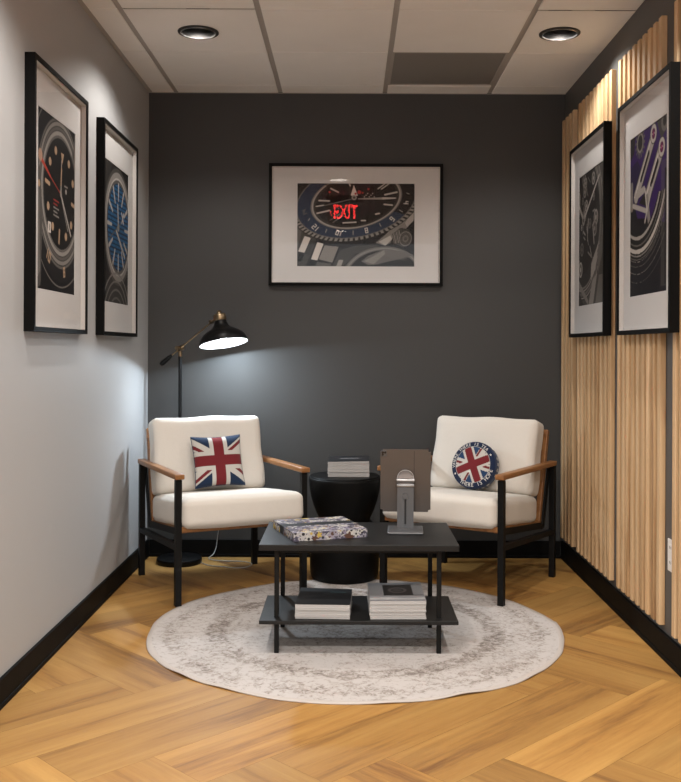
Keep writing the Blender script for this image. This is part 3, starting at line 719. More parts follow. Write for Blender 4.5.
# ------------------------------------------------------------------ rug
def rug():
    bm = bmesh.new(); n = 256; r0 = .889; rings = []
    def edge(a):
        return r0 + .004*math.sin(7*a+1) + .002*math.sin(13*a+.4) + .0008*math.sin(29*a)
    rad = [0, .2, .4, .6, .75, .83, .87, .89]
    def zz(r, a):
        lift = max(0, (r-.80)/.09)
        bumps = max(0, math.sin(9*a+2.0))**4*.004 + max(0, math.sin(5*a+.9))**10*.007
        keep = 0.25 if math.sin(a) > .1 else 1
        return RUGZ - .001 + bumps*lift*lift*keep
    for r in rad[1:]:
        rings.append([bm.verts.new((edge(2*PI*k/n)*r/.89*math.cos(2*PI*k/n), edge(2*PI*k/n)*r/.89*math.sin(2*PI*k/n), zz(r, 2*PI*k/n))) for k in range(n)])
    c = bm.verts.new((0, 0, RUGZ-.001))
    for k in range(n): bm.faces.new((c, rings[0][k], rings[0][(k+1) % n]))
    for a, b in zip(rings, rings[1:]):
        for k in range(n): bm.faces.new((a[k], b[k], b[(k+1) % n], a[(k+1) % n]))
    low = [bm.verts.new((v_.co.x*1.001, v_.co.y*1.001, v_.co.z-.0035)) for v_ in rings[-1]]
    for k in range(n): bm.faces.new((rings[-1][k], low[k], low[(k+1) % n], rings[-1][(k+1) % n]))
    low2 = [bm.verts.new((v_.co.x*.93, v_.co.y*.93, .0003)) for v_ in rings[-1]]
    for k in range(n): bm.faces.new((low[k], low2[k], low2[(k+1) % n], low[(k+1) % n]))
    bm.faces.new(low2[::-1])
    o = to_obj('round_rug', bm, M_rug, smooth=True); o.location = (.030, 4.170, .0002)
    tag(o, 'round distressed cream and taupe rug lying on the herringbone floor', 'rug')
rug()

# ------------------------------------------------------------------ cushions
def puffy(bm, W, Dp, H, r, puff, n=22, seed=0, pinch=0.0, edge=.35):
    """rounded box cushion centred at origin; W x, Dp y, H z"""
    rr = random.Random(seed)
    res = bmesh.ops.create_cube(bm, size=2.0)
    bmesh.ops.subdivide_edges(bm, edges=bm.edges[:], cuts=n, use_grid_fill=True)
    ph = [rr.uniform(0, 6) for _ in range(6)]
    for v_ in bm.verts:
        x, y, z = v_.co
        hx, hy, hz = W/2, Dp/2, H/2
        q = Vector((x*hx, y*hy, z*hz)); inner = Vector((max(-hx+r, min(hx-r, q.x)), max(-hy+r, min(hy-r, q.y)), max(-hz+r, min(hz-r, q.z))))
        d = q - inner
        if d.length > 1e-9:
            m = max(abs(d.x), abs(d.y), abs(d.z)); d = d.normalized()*m
            q = inner + d
        fx, fy, fz = 1 - x*x, 1 - y*y, 1 - z*z
        q.z += (1 if z > 0 else -1) * puff * (fx**.6)*(fy**.6) * min(1, abs(z)*1.0)
        q.x += x*edge*puff*fy*fz; q.y += y*edge*puff*fx*fz
        wv = .0028*math.sin(9*q.x+ph[0])*math.sin(11*q.y+ph[1]) + .0018*math.sin(23*q.x+ph[2]+6*q.z)*math.sin(19*q.y+ph[3]) + .0015*math.sin(31*q.y+14*q.x+ph[4])
        q += q.normalized()*wv
        v_.co = q
# ------------------------------------------------------------------ armchair (local: -Y forward, origin on the floor)
def make_chair():
    t = empty('armchair')
    lx, ly = .320, .3525; s = .030
    ztop = .597
    for sx in (-1, 1):
        bm = bmesh.new(); box(bm, (sx*lx, -ly, (ztop+RUGZ)/2), (s, s, ztop-RUGZ), bev=.0015); to_obj('leg', bm, M_black_metal, t)
        bm = bmesh.new(); box(bm, (sx*lx, ly, ztop/2), (s, s, ztop), bev=.0015); to_obj('leg', bm, M_black_metal, t)
        bm = bmesh.new(); bar(bm, (sx*lx, -ly, .278), (sx*lx, ly, .243), s*.95, s*.9, .0015); to_obj('stretcher', bm, M_black_metal, t)
        bm = bmesh.new()
        box(bm, (sx*lx, -.008, .611), (.045, .750, .025), bev=.005, seg=3)
        bm.verts.ensure_lookup_table()
        for v_ in bm.verts: v_.co.x = sx*lx + (v_.co.x - sx*lx)*(1.0 - .12*(v_.co.y+.05)); v_.co.z += -.006*(v_.co.y)
        autosmooth(to_obj('armrest', bm, M_armwood, t))
    a = math.atan2(.06, .55)
    zs = lambda y: .355 - (y + ly)*.06/.60
    # wooden seat frame
    bm = bmesh.new()
    bar(bm, (-lx+.01, -ly+.004, .362), (lx-.01, -ly+.004, .362), .036, .026, .003)
    for sx in (-1, 1): bar(bm, (sx*.286, -ly+.01, .356), (sx*.286, .225, .302), .022, .030, .003)
    bar(bm, (-.288, .222, .300), (.288, .222, .300), .03, .022, .003)
    for k in range(5): bar(bm, (-.28, -.26+.105*k, .352-.0105*k), (.28, -.26+.105*k, .352-.0105*k), .010, .05)
    to_obj('seat_frame', bm, M_armwood, t)
    # wooden back frame, leaning
    b0 = Vector((0, .222, .30)); b1 = Vector((0, .350, .785))
    bm = bmesh.new()
    for sx in (-1, 1): bar(bm, (sx*.286, *b0[1:]), (sx*.286, *b1[1:]), .026, .030, .003)
    bar(bm, (-.29, b1.y-.008, b1.z-.03), (.29, b1.y-.008, b1.z-.03), .022, .045, .003)
    for k in range(3):
        f = .42 + .17*k; y = b0.y+(b1.y-b0.y)*f; z = b0.z+(b1.z-b0.z)*f; bar(bm, (-.28, y, z), (.28, y, z), .012, .04)
    to_obj('back_frame', bm, M_armwood, t)
    # black steel brackets following seat rail and back stile
    for sx in (-1, 1):
        bm = bmesh.new()
        bar(bm, (sx*.304, -ly+.01, .346), (sx*.304, .235, .292), .006, .032, .001)
        bar(bm, (sx*.306, .243, .285), (sx*.306, .333, .597), .008, .034, .001)
        box(bm, (sx*.304, .240, .290), (.010, .034, .034), bev=.004)
        tube(bm, [(sx*.300, -ly+.02, .338), (sx*.318, -ly+.02, .338)], .010)
        to_obj('bracket', bm, M_black_metal, t)
    # cushions
    bm = bmesh.new(); puffy(bm, .618, .590, .142, .036, .012, seed=3)
    M = Matrix.Translation((0, -.112, .411)) @ Matrix.Rotation(-a*.9, 4, 'X')
    to_obj('seat_cushion', bm, M_cushion, t, smooth=True, matrix=M)
    bm = bmesh.new(); puffy(bm, .600, .400, .125, .030, .016, seed=8, edge=-.25)
    tilt = math.atan2(b1.y-b0.y, b1.z-b0.z)
    # cushion standing: its thickness axis points backward
    M = Matrix.Translation((0, .192, .648)) @ Matrix.Rotation(PI/2 - tilt, 4, 'X')
    to_obj('back_cushion', bm, M_cushion, t, smooth=True, matrix=M)
    return t
chair = make_chair()
ch2 = copy_tree(chair)
chair.location = (-.668, 4.970, 0); chair.rotation_euler = (0, 0, math.radians(25.8))
ch2.location = (.634, 5.011, 0); ch2.rotation_euler = (0, 0, math.radians(-31.4))
for o in bpy.data.objects:
    if o.name.startswith('back_cushion'):
        if o.parent == chair: o.location.x -= .010
        else: o.location.x += .006; o.scale.x = .985
    if o.name.startswith('seat_cushion') and o.parent == ch2: o.location.x -= .004
tag(chair, 'cream cushioned wood and black steel armchair at left, beneath the floor lamp', 'armchair', 'matching cream armchairs')
tag(ch2, 'cream cushioned wood and black steel armchair at right, beside the slatted wall', 'armchair', 'matching cream armchairs')

# ------------------------------------------------------------------ flag pillows
RED = (.155, .018, .022); WHT = (.50, .48, .44); NVY = (.014, .028, .062)
def union(p, cw=.205, ww=.36, k=.70, navy=NVY, lo=-.30, hi=.22):
    x, y = p.X, -p.Y
    s = np.abs(y) - k*np.abs(x)
    p.C[:] = WHT
    p.putm(((s > hi) | (s < lo)).astype(float), navy)
    inside = (x*y < 0)
    p.putm((inside & (s > -.21) & (s < -.05)).astype(float), RED); p.putm((~inside & (s > -.02) & (s < .13)).astype(float), RED)
    p.putm(((np.abs(x) < ww) | (np.abs(y) < ww)).astype(float), WHT); p.putm(((np.abs(x) < cw) | (np.abs(y) < cw)).astype(float), RED)
def place(o, chair_o, lx, ly, z, tilt, roll=0):
    cm = Matrix.Translation(chair_o.location) @ chair_o.rotation_euler.to_matrix().to_4x4()
    o.matrix_world = cm @ Matrix.Translation((lx, ly, z)) @ Matrix.Rotation(-tilt, 4, 'X') @ Matrix.Rotation(roll, 4, 'Y')
t = empty('flag_pillow')
S = .270; n = 150
p = P(-1, 1, -1, 1, n, n, WHT); union(p)
def pf(sign, T=.034):
    def f(X, Z):
        u, w = X/(S/2), Z/(S/2); h = np.clip(1-u**4, 0, 1)**.55*np.clip(1-w**4, 0, 1)**.55
        return sign*(T*h + .0012)
    return f
def shrink(o, S):
    me = o.data; co = np.zeros(len(me.vertices)*3); me.vertices.foreach_get('co', co); co = co.reshape(-1, 3)
    u, w = co[:, 0]/(S/2), co[:, 2]/(S/2)
    co[:, 0] *= 1 - .07*(1-w*w)*u*u; co[:, 2] *= 1 - .07*(1-u*u)*w*w
    me.vertices.foreach_set('co', co.ravel())
fr = painted_sheet('front_panel', S, S, p, M_flag, t, zf=pf(-1)); shrink(fr, S)
p2 = P(-1, 1, -1, 1, 30, 30, (.10, .10, .11)); bk = painted_sheet('back_panel', S, S, p2, M_flag, t, zf=pf(1)); bk.data.flip_normals(); shrink(bk, S)
bm = bmesh.new()
pts = []
for k in range(0, 121):
    q = k/30; e = int(q) % 4; f = (q % 1)*2-1
    u, w = [(f, -1), (1, f), (-f, 1), (-1, -f)][e]
    pts.append((u*S/2*(1-.07*(1-w*w)*u*u), 0, w*S/2*(1-.07*(1-u*u)*w*w)))
tube(bm, pts, .0022, 6, cap=False); to_obj('piping', bm, M_navy, t, smooth=True)
place(t, chair, .004, .046, .627, math.radians(17), math.radians(-1))
tag(t, 'small square pillow with British flag on the left armchair', 'pillow')

# round pillow
t = empty('round_flag_pillow')
RD = .122; ns, nr = 180, 70
def ztop(r): return .014*math.sqrt(max(0, 1-(r/RD)**2)) + .026
def round_face():
    me = bpy.data.meshes.new('front_panel'); vs = [(0, -ztop(0), 0)]; 
    R_ = np.linspace(0, RD*.985, nr)[1:]
    for r in R_:
        for k in range(ns): a = 2*PI*k/ns; vs.append((r*math.cos(a), -ztop(r), r*math.sin(a)))
    fs = [(0, 1+(k+1) % ns, 1+k) for k in range(ns)]
    for i in range(len(R_)-1):
        for k in range(ns): a = 1+i*ns; k2 = (k+1) % ns; fs.append((a+k, a+k2, a+ns+k2, a+ns+k))
    me.from_pydata(vs, [], fs)
    V = np.array(vs); sx = V[:, 0]; sz = V[:, 2]; r = np.hypot(sx, sz); th = math.radians(25)
    q = P(0, 1, 0, 1, 2, 2, WHT); k_ = RD*.80
    q.X = ((sx*math.cos(th)+sz*math.sin(th))/k_)[None, :]; q.Y = (-(-sx*math.sin(th)+sz*math.cos(th))/k_)[None, :]; q.C = np.zeros((1, len(V), 3))
    union(q, .20, .32, .80, (.018, .045, .11), -.34, .16)
    C = q.C[0]; C[r > RD*.775] = WHT; C[r > RD*.79] = (.013, .022, .055)
    at = me.color_attributes.new('paint', 'FLOAT_COLOR', 'POINT'); at.data.foreach_set('color', np.concatenate([C, np.ones((len(V), 1))], 1).astype(np.float32).ravel())
    me.materials.append(M_flag)
    for pl in me.polygons: pl.use_smooth = True
    o = bpy.data.objects.new('front_panel', me); COL.objects.link(o); o.parent = t
round_face()
bm = bmesh.new()
lathe(bm, [(RD*.98, .026), (RD*1.02, .021), (RD*1.03, .004), (RD*1.02, -.022), (RD*.98, -.032), (RD*.7, -.038), (0, -.040)], 64, M=Matrix.Rotation(PI/2, 4, 'X'))
to_obj('side_panel', bm, M_navy, t, smooth=True)
bm = bmesh.new()
def ring_char(ch, ang, size, bottom=True, rr=RD*.885):
    rot = (ang + PI/2) if bottom else (ang - PI/2)
    M = Matrix.Rotation(PI/2, 4, 'X') @ Matrix.Translation((rr*math.cos(ang), rr*math.sin(ang), 0)) @ Matrix.Rotation(rot, 4, 'Z')
    add_text(bm, ch, size, M, fn=lambda c: Vector((c.x, -ztop(math.hypot(c.x, c.z)) - .0006, c.z)))
s1 = 'THERE IS HOPE'; a0, a1 = math.radians(240), math.radians(346)
for k, ch in enumerate(s1):
    if ch != ' ': ring_char(ch, a0 + (a1-a0)*k/(len(s1)-1), .027)
s2 = 'WHERE THERE IS TEA'; a0, a1 = math.radians(186), math.radians(52)
for k, ch in enumerate(s2):
    if ch != ' ': ring_char(ch, a0 + (a1-a0)*k/(len(s2)-1), .0235, bottom=False)
def star(a, r=RD*.885):
    cx, cz = r*math.cos(a), r*math.sin(a); vs = []
    for k in range(10):
        q = .0075 if k % 2 == 0 else .003; b = a + 2*PI*k/10; x, z = cx+q*math.cos(b), cz+q*math.sin(b); vs.append(bm.verts.new((x, -ztop(math.hypot(x, z))-.0007, z)))
    bm.faces.new(vs)
star(math.radians(32)); star(math.radians(210))
# lettering on the side band
for k in range(26):
    if k % 5 == 4: continue
    a = 2*PI*k/26; M = Matrix.Rotation(a, 4, 'Y')
    b2 = bmesh.new(); b2.free()
    for dz in (-.006, .004): 
        v4 = [M @ Vector((x, y, RD*1.032)) for x, y in ((-.008, dz), (.008, dz), (.008, dz+.004), (-.008, dz+.004))]; bm.faces.new([bm.verts.new(c) for c in v4])
to_obj('lettering', bm, M_cream, t)
place(t, ch2, .012, .036, .606, math.radians(17), 0)
tag(t, 'round pillow with British flag and lettered navy rim on the right armchair', 'pillow')

# ------------------------------------------------------------------ coffee table
t = empty('coffee_table', (0, 0, 0)); t.location = (.041, 4.022, RUGZ)
def T(x, y, z): return (x - .034, y - 4.04, z - RUGZ)
bm = bmesh.new(); box(bm, T(.034, 4.047, .432), (.79, .50, .024), bev=.002); to_obj('tabletop', bm, M_tabletop, t)
bm = bmesh.new(); box(bm, T(.034, 3.985, .1395), (.785, .39, .015), bev=.0015); to_obj('shelf', bm, M_tabletop, t)
for x, y in ((-.293, 3.846), (.354, 3.846), (-.293, 4.20), (.348, 4.20)):
    bm = bmesh.new(); box(bm, T(x, y, (.42+RUGZ)/2), (.0185, .0185, .42-RUGZ), bev=.002); to_obj('leg', bm, M_black_metal, t)
bm = bmesh.new()
for y in (3.846, 4.20): bar(bm, T(-.293, y, .412), T(.35, y, .412), .016, .016)
for x in (-.293, .351): bar(bm, T(x, 3.846, .412), T(x, 4.20, .412), .016, .016); bar(bm, T(x, 3.846, .126), T(x, 4.18, .126), .010, .016)
to_obj('under_frame', bm, M_black_metal, t)
tag(t, 'low black rectangular coffee table with a lower shelf standing on the rug', 'coffee table')

# ------------------------------------------------------------------ drum side table
t = empty('drum_side_table', (-.022, 5.105, RUGZ))
bm = bmesh.new()
lathe(bm, [(0, .300), (.135, .300), (.138, .318), (.150, .345), (.166, .385), (.179, .430), (.187, .475), (.191, .515), (.192, .528), (.188, .532), (.184, .532)], 72)
autosmooth(to_obj('upper_bowl', bm, M_black_drum, t), 50)
bm = bmesh.new(); lathe(bm, [(.1845, .530), (.186, .536), (.183, .540), (0, .540)], 72); autosmooth(to_obj('top', bm, M_black_drum, t), 50)
bm = bmesh.new(); lathe(bm, [(0, .3005), (.142, .3005), (.150, .292), (.153, .270), (.166, .245), (.178, .21), (.183, .16), (.184, .08), (.182, .03), (.176, .006), (.170, 0), (0, 0)], 72)
autosmooth(to_obj('pedestal', bm, M_black_drum, t), 50)
tag(t, 'black hourglass drum side table between the two armchairs', 'side table')

# ------------------------------------------------------------------ magazines
def cover_paint(kind):
    if kind == 'black_blob':
        p = P(0, 1, 0, 1.35, 70, 90, (.014, .014, .016)); R, A = p.er(.52, .62, .30, .16); p.ring(R, 0, 1, (.05, .05, .055), .2)
        for k in range(7): p.seg(.30+.065*k, .60+.03*(k % 2), .34+.065*k, .68-.03*(k % 2), .045, (.30, .29, .28))
    elif kind == 'black_teal':
        p = P(0, 1, 0, 1.35, 70, 90, (.012, .013, .016)); p.poly([(0,.5),(1,.2),(1,1.35),(0,1.35)], (.016, .018, .021))
        for k in range(6): p.seg(.60+.05*k, .30, .63+.05*k, .30, .028, (.06, .17, .20))
        R, A = p.er(.4, .8, .3, .2); p.ring(R, .9, 1, (.03, .03, .035), .2)
    else:
        p = P(0, 1, 0, 1.35, 70, 90, (.30, .31, .33)); p.poly([(0,.95),(1,.85),(1,1.35),(0,1.35)], (.22, .22, .23)); p.poly([(0,1.10),(.35,1.06),(.7,1.16),(1,1.08),(1,1.2),(0,1.25)], (.40, .40, .40))
        p.poly([(.27,.16),(.80,.16),(.80,.92),(.27,.92)], (.016, .015, .016)); R, A = p.er(.53, .54, .17, .20); p.ring(R, .7, 1, (.11, .10, .10), .2); p.ring(R, 0, .5, (.06, .055, .055), .2)
    return p
def mag_stack(cx, cy, z0, W, Dp, n, th, rot, kind, where, group, topl, covm, curl):
    base = None
    for i in range(n):
        z = z0 + i*th; top = (i == n-1)
        dx, dy, dr = random.uniform(-.0015, .0015), random.uniform(-.002, .002), random.uniform(-.006, .006)
        hh = th if not top else th
        bm = bmesh.new(); box(bm, (0, 0, hh/2), (W, Dp, hh-.0004), bev=.0008, seg=1)
        if top:
            # the topmost sheet pack is subdivided and curls with its cover
            bm.free(); t = empty('magazine', (cx+dx, cy+dy, z), (0, 0, rot+dr))
            nx, ny = 14, 14; bm = bmesh.new(); gt = []; gb = []
            for j in range(ny+1):
                for k in range(nx+1):
                    x = -W/2+W*k/nx; y = -Dp/2+Dp*j/ny; gt.append(bm.verts.new((x, y, hh-.0006+curl(x/W, y/Dp)))); gb.append(bm.verts.new((x, y, .0002+.0*curl(x/W, y/Dp))))
            ix = lambda j, k: j*(nx+1)+k
            for j in range(ny):
                for k in range(nx):
                    bm.faces.new((gt[ix(j,k)], gt[ix(j,k+1)], gt[ix(j+1,k+1)], gt[ix(j+1,k)])); bm.faces.new((gb[ix(j,k)], gb[ix(j+1,k)], gb[ix(j+1,k+1)], gb[ix(j,k+1)]))
            for k in range(nx):
                for j in (0, ny): bm.faces.new((gt[ix(j,k)], gb[ix(j,k)], gb[ix(j,k+1)], gt[ix(j,k+1)]))
            for j in range(ny):
                for k in (0, nx): bm.faces.new((gt[ix(j,k)], gb[ix(j,k)], gb[ix(j+1,k)], gt[ix(j+1,k)]))
            to_obj('pages', bm, M_pages, t)
            zf = lambda X, Z: -(curl(X/W, Z/Dp))
            cv = painted_sheet('cover', W+.001, Dp+.001, cover_paint(kind), M_cover, t, Matrix.Translation((0, 0, hh+.0002)) @ Matrix.Rotation(-PI/2, 4, 'X'), zf=(lambda X, Z: -np.vectorize(curl)(X/W, Z/Dp)))
            tag(t, topl, 'magazine', group)
        else:
            o = to_obj('magazine', bm, M_pages); o.location = (cx+dx, cy+dy, z); o.rotation_euler = (0, 0, rot+dr)
            tag(o, 'plain white-edged magazine within the stack %s' % where, 'magazine', group)
DT = .543 + .0022
mag_stack(.0, 5.16, .5452, .217, .265, 10, .0082, math.radians(-1), 'black_blob', 'on the black drum table', 'magazines on the drum side table', 'black-covered magazine topmost on the black drum table stack', M_covblack, lambda u, v: .002*math.sin(3*u))
SZ = .1472
mag_stack(-.098, 3.927, SZ, .217, .262, 8, .0068, math.radians(-2), 'black_teal', 'at the left on the coffee table shelf', 'magazines in left shelf stack', 'dark-covered magazine topmost of the left stack on the coffee table shelf', M_covblack, lambda u, v: .005*max(0, -v+.1) - .006*u*0 + .004*(.5-u)*(v+.5))
mag_stack(.194, 3.927, SZ, .222, .262, 10, .0073, math.radians(1), 'silver', 'at the right on the coffee table shelf', 'magazines in right shelf stack', 'silver-grey magazine with dark picture topmost of right shelf stack', M_covgrey, lambda u, v: .007*(v+.5)**2 + .010*max(0, u)*(v+.5)**1)

# ------------------------------------------------------------------ floral box on the table
def floral(W, H, seed, n=45, band=None):
    sc_ = 1; p = P(0, W, 0, H, max(8, int(W/.0016)), max(8, int(H/.0016)), (.075, .068, .095)); r = np.random.default_rng(seed)
    cols = [(.52, .50, .46), (.44, .42, .42), (.30, .28, .33), (.50, .36, .08), (.10, .05, .035), (.02, .018, .022), (.24, .22, .30)]
    m = int(n*W*H/(.31*.31)) + 8
    for k in range(m*4):
        x, y = r.uniform(0, W), r.uniform(0, H); a = r.uniform(0, PI); l = r.uniform(.010, .028); c = cols[r.choice([0, 1, 2, 5, 6])]
        p.seg(x, y, x+l*math.cos(a), y+l*math.sin(a), r.uniform(.003, .008), c)
    for k in range(m*2):
        x, y = r.uniform(0, W), r.uniform(0, H); R = np.hypot(p.X-x, p.Y-y); A = np.arctan2(p.Y-y, p.X-x); rr = r.uniform(.009, .024); c = cols[r.choice([0, 0, 0, 1, 1, 2, 6, 3, 4])]
        p.put(R - rr*(.8+.25*np.cos(A*5+r.uniform(0, 6))), c); p.put(R - rr*.32, cols[r.choice([3, 4, 5, 5])])
    if band: p.putm(((p.Y > band[0]) & (p.Y < band[1])).astype(float), (.012, .012, .013))
    return p
t = empty('floral_book', (-.124, 4.036, .4446), (0, 0, math.radians(19.5)))
BW, BD, BH = .315, .312, .034
bm = bmesh.new(); box(bm, (0, 0, BH/2), (BW-.002, BD-.002, BH-.001)); to_obj('body', bm, M_covblack, t)
painted_sheet('cover', BW, BD, floral(BW, BD, 1, band=(.105, .165)), M_floral, t, Matrix.Translation((0, 0, BH)) @ Matrix.Rotation(-PI/2, 4, 'X'))
painted_sheet('edge', BW, BH, floral(BW, BH, 2), M_floral, t, Matrix.Translation((0, -BD/2, BH/2)))
pl_ = floral(BD, BH, 3); pl_.putm(((pl_.X > .105) & (pl_.X < .165)).astype(float), (.012, .012, .013))
painted_sheet('edge', BD, BH, pl_, M_floral, t, Matrix.Translation((-BW/2, 0, BH/2)) @ Matrix.Rotation(-PI/2, 4, 'Z'))
painted_sheet('edge', BD, BH, floral(BD, BH, 4), M_floral, t, Matrix.Translation((BW/2, 0, BH/2)) @ Matrix.Rotation(PI/2, 4, 'Z'))
painted_sheet('edge', BW, BH, floral(BW, BH, 5), M_floral, t, Matrix.Translation((0, BD/2, BH/2)) @ Matrix.Rotation(PI, 4, 'Z'))
tag(t, 'thick floral-patterned book with black band lying on the coffee table', 'book')

# ------------------------------------------------------------------ tablet stand and tablet
ts = empty('tablet_stand', (.240, 4.070, .4442), (0, 0, math.radians(-3)))
bm = bmesh.new(); box(bm, (0, 0, .006), (.150, .165, .008), bev=.004, seg=3); box(bm, (0, 0, .001), (.14, .155, .002)); autosmooth(to_obj('base', bm, M_steel, ts))
bm = bmesh.new()
# pole: plate with a cable slot
hw, sl, y0, y1 = .035, .004, .012, .020
for x0, x1 in ((-hw, -sl), (sl, hw)): box(bm, ((x0+x1)/2, (y0+y1)/2, .008+.105), (x1-x0, y1-y0, .21))
box(bm, (0, .016, .017), (2*sl, .008, .018)); box(bm, (0, .016, .180), (2*sl, .008, .076))
to_obj('pole', bm, M_steel, ts)
bm = bmesh.new(); box(bm, (0, .021, .10), (.012, .002, .16)); to_obj('cable_channel', bm, M_trimdark, ts)
bm = bmesh.new(); tube(bm, [(0, .012, .147), (0, .006, .147)], [.013, .012], 24); autosmooth(to_obj('knob', bm, M_steel, ts))
bm = bmesh.new(); tube(bm, [(-.037, .014, .214), (.037, .014, .214)], .009, 20); box(bm, (0, .014, .192), (.074, .014, .010), bev=.002); autosmooth(to_obj('hinge', bm, M_steel_light, ts))
bm = bmesh.new(); tube(bm, [(0, .020, .222), (0, .036, .216)], [.033, .036], 40); autosmooth(to_obj('magnet_plate', bm, M_tablet, ts))
bm = bmesh.new(); lathe(bm, [(.0335, .0), (.0365, .0), (.0365, .005), (.0335, .005), (.0335, 0)], 40, M=Matrix.Translation((0, .0225, .222)) @ Matrix.Rotation(PI/2, 4, 'X')); autosmooth(to_obj('plate_ring', bm, M_steel_light, ts))
tag(ts, 'grey metal tablet stand with slotted pole and flat base on coffee table', 'tablet stand')
tb = empty('tablet', (.2425, 4.1135, .653), (math.radians(8), 0, math.radians(-3)))
bm = bmesh.new(); box(bm, (0, 0, 0), (.215, .0062, .274)); bm.edges.ensure_lookup_table()
bmesh.ops.bevel(bm, geom=[e for e in bm.edges if abs((e.verts[0].co-e.verts[1].co).y) > .005], offset=.010, segments=6, affect='EDGES'); autosmooth(to_obj('body', bm, M_tablet, tb))
bm = bmesh.new(); rect_ring(bm, .208, .262, .0012, -.0034, .0034); 
bm.free()
bm = bmesh.new(); box(bm, (0, .0035, 0), (.206, .0006, .260)); to_obj('screen', bm, M_glassy, tb)
bm = bmesh.new(); box(bm, (-.0925, -.0042, .1195), (.025, .0026, .025), bev=.0012); cb_o = to_obj('camera_bump', bm, M_steel, tb)
for dx, dz, r in ((-.0975, .1245, .0055), (-.0875, .1245, .0048), (-.0975, .1145, .0048)):
    bm = bmesh.new(); tube(bm, [(dx, -.0052, dz), (dx, -.0064, dz)], r, 20); to_obj('lens', bm, M_glassy, cb_o)
bm = bmesh.new(); box(bm, (.0365, -.0033, 0), (.002, .0006, .262)); to_obj('reflection_edge', bm, M_trimdark, tb)  # dark line drawn for the edge of a reflection on the tablet back
tag(tb, 'dark grey tablet seen from behind, held on the metal stand', 'tablet')

# ------------------------------------------------------------------ floor lamp
lb = empty('floor_lamp', (-.960, 5.445, 0))
def LP(x, y, z): return Vector((x+.960, y-5.445, z))
bm = bmesh.new(); lathe(bm, [(0, .036), (.02, .036), (.118, .034), (.126, .030), (.128, .020), (.128, .006), (.124, 0), (0, 0)], 56); autosmooth(to_obj('base', bm, M_shade_out, lb))
bm = bmesh.new(); tube(bm, [(0, 0, .03), (0, 0, 1.19)], .010, 20); tube(bm, [(0, 0, .034), (0, 0, .06)], .015, 20); autosmooth(to_obj('pole', bm, M_shade_out, lb))
J = LP(-.960, 5.445, 1.216); Nn = LP(-.776, 5.405, 1.365); Hd = J + (J-Nn)*.62
bm = bmesh.new(); tube(bm, [(0, 0, 1.17), (0, 0, 1.20)], [.012, .010], 20); tube(bm, [J+Vector((-.014, -.02, 0)), J+Vector((.010, .02, 0))], .013, 20)
tube(bm, [J+(J-Nn).normalized()*.022, J-(J-Nn).normalized()*.026], .0085, 16); tube(bm, [J+Vector((-.012, -.022, 0)), J+Vector((-.016, -.036, .002))], [.007, .010], 12)
autosmooth(to_obj('joint', bm, M_brass, lb))
bm = bmesh.new(); tube(bm, [J+(J-Nn)*.3, Nn], .0045, 12); autosmooth(to_obj('arm', bm, M_brass, lb))
bm = bmesh.new(); tube(bm, [J+(J-Nn)*.26, J+(J-Nn)*.34, J+(J-Nn)*.55, Hd], [.007, .011, .015, .012], 16); autosmooth(to_obj('counterweight', bm, M_shade_out, lb))
# shade: rim centre and axis
rimc = LP(-.699, 5.335, 1.2435)
Rs = Matrix.Rotation(math.radians(-10), 4, 'Y') @ Matrix.Rotation(math.radians(-9.5), 4, 'X')
MS = Matrix.Translation(rimc) @ Rs
outer = [(.1345, 0), (.136, .004), (.132, .020), (.122, .040), (.104, .058), (.082, .072), (.060, .084), (.046, .097), (.038, .112), (.034, .128), (.033, .136)]
inner = [(.1335, .000), (.130, .006), (.128, .020), (.118, .039), (.100, .056), (.078, .069), (.056, .081), (.042, .094), (.034, .110), (.031, .128), (0, .130)]
bm = bmesh.new(); lathe(bm, outer, 56, mi=0); lathe(bm, inner, 56, mi=1); lathe(bm, [(.1345, 0), (.1335, 0)], 56, mi=0)
shade_o = to_obj('shade', bm, [M_shade_out, M_shade_in], lb, smooth=True, matrix=MS)
bm = bmesh.new(); lathe(bm, [(.0335, .130), (.0355, .133), (.0355, .160), (.030, .168), (.014, .170), (.012, .176), (.014, .182), (.008, .190), (0, .191)], 32); autosmooth(to_obj('cap', bm, M_brass, shade_o))
nk = MS @ Vector((-.034, 0, .142))
bm = bmesh.new(); tube(bm, [Nn, nk], .006, 10); tube(bm, [Nn+Vector((-.012, -.006, .0)), Nn+Vector((.006, .006, .0))], .010, 14); autosmooth(to_obj('shade_joint', bm, M_brass, lb))
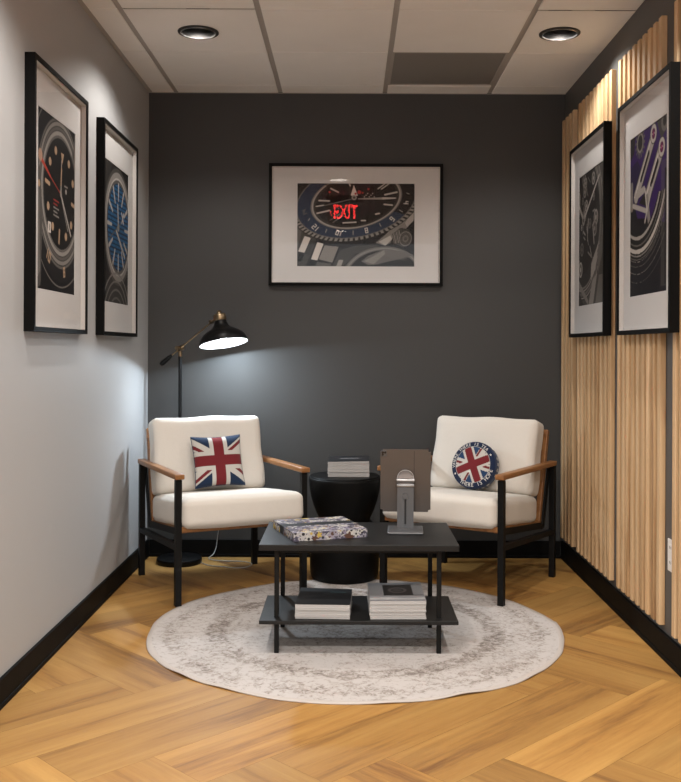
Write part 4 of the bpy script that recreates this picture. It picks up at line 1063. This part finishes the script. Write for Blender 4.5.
bm = bmesh.new(); lathe(bm, [(0, .022), (.016, .025), (.028, .036), (.030, .050), (.024, .066), (.014, .082), (.013, .098)], 28); to_obj('bulb', bm, M_bulb, shade_o, smooth=True)
ll = bpy.data.lights.new('shade_lamp', 'SPOT'); ll.energy = 5.5; ll.color = (.74, .88, 1.0); ll.shadow_soft_size = .03; ll.spot_size = math.radians(175); ll.spot_blend = .1
la = bpy.data.lights.new('bulb_lamp', 'AREA'); la.shape = 'DISK'; la.size = .09; la.energy = 4; la.color = (.76, .89, 1.0)
lo = bpy.data.objects.new('bulb_lamp', la); COL.objects.link(lo); lo.parent = lb; lo.matrix_local = MS @ Matrix.Translation((0, 0, .012))
lo = bpy.data.objects.new('shade_lamp', ll); COL.objects.link(lo); lo.parent = lb; lo.matrix_local = MS @ Matrix.Translation((0, 0, .018))
# pale cord looping over the floor under the chair
bm = bmesh.new()
cpts = [(-.84, 5.43, .008), (-.78, 5.36, .005), (-.70, 5.33, .005), (-.62, 5.30, .005), (-.56, 5.33, .005), (-.545, 5.40, .006), (-.60, 5.46, .005), (-.70, 5.47, .005), (-.80, 5.50, .01), (-.78, 5.54, .03), (-.77, 5.575, .06), (-.765, 5.585, .10), (-.75, 5.575, .22), (-.755, 5.57, .30)]
def cr_(pts, m=8):
    out = []; Q = [Vector(q) for q in pts]; Q = [Q[0]] + Q + [Q[-1]]
    for i in range(1, len(Q)-2):
        for k in range(m):
            t_ = k/m; a, b, c, d = Q[i-1:i+3]; out.append(.5*((2*b)+(c-a)*t_+(2*a-5*b+4*c-d)*t_**2+(3*b-a-3*c+d)*t_**3))
    return out + [Q[-2]]
tube(bm, [LP(*q) for q in cr_(cpts)], .0028, 8); o = to_obj('power_cord', bm, M_cord, lb, smooth=True); o['label'] = 'pale power cord looping on the floor'
tag(lb, 'black floor lamp with brass fittings and domed shade in the left corner', 'floor lamp')

# ------------------------------------------------------------------ daylight / shop light reaching in through the open side
w = bpy.data.worlds.new('world'); sc.world = w; w.use_nodes = True
w.node_tree.nodes['Background'].inputs[0].default_value = (.97, .985, 1.0, 1); w.node_tree.nodes['Background'].inputs[1].default_value = .78
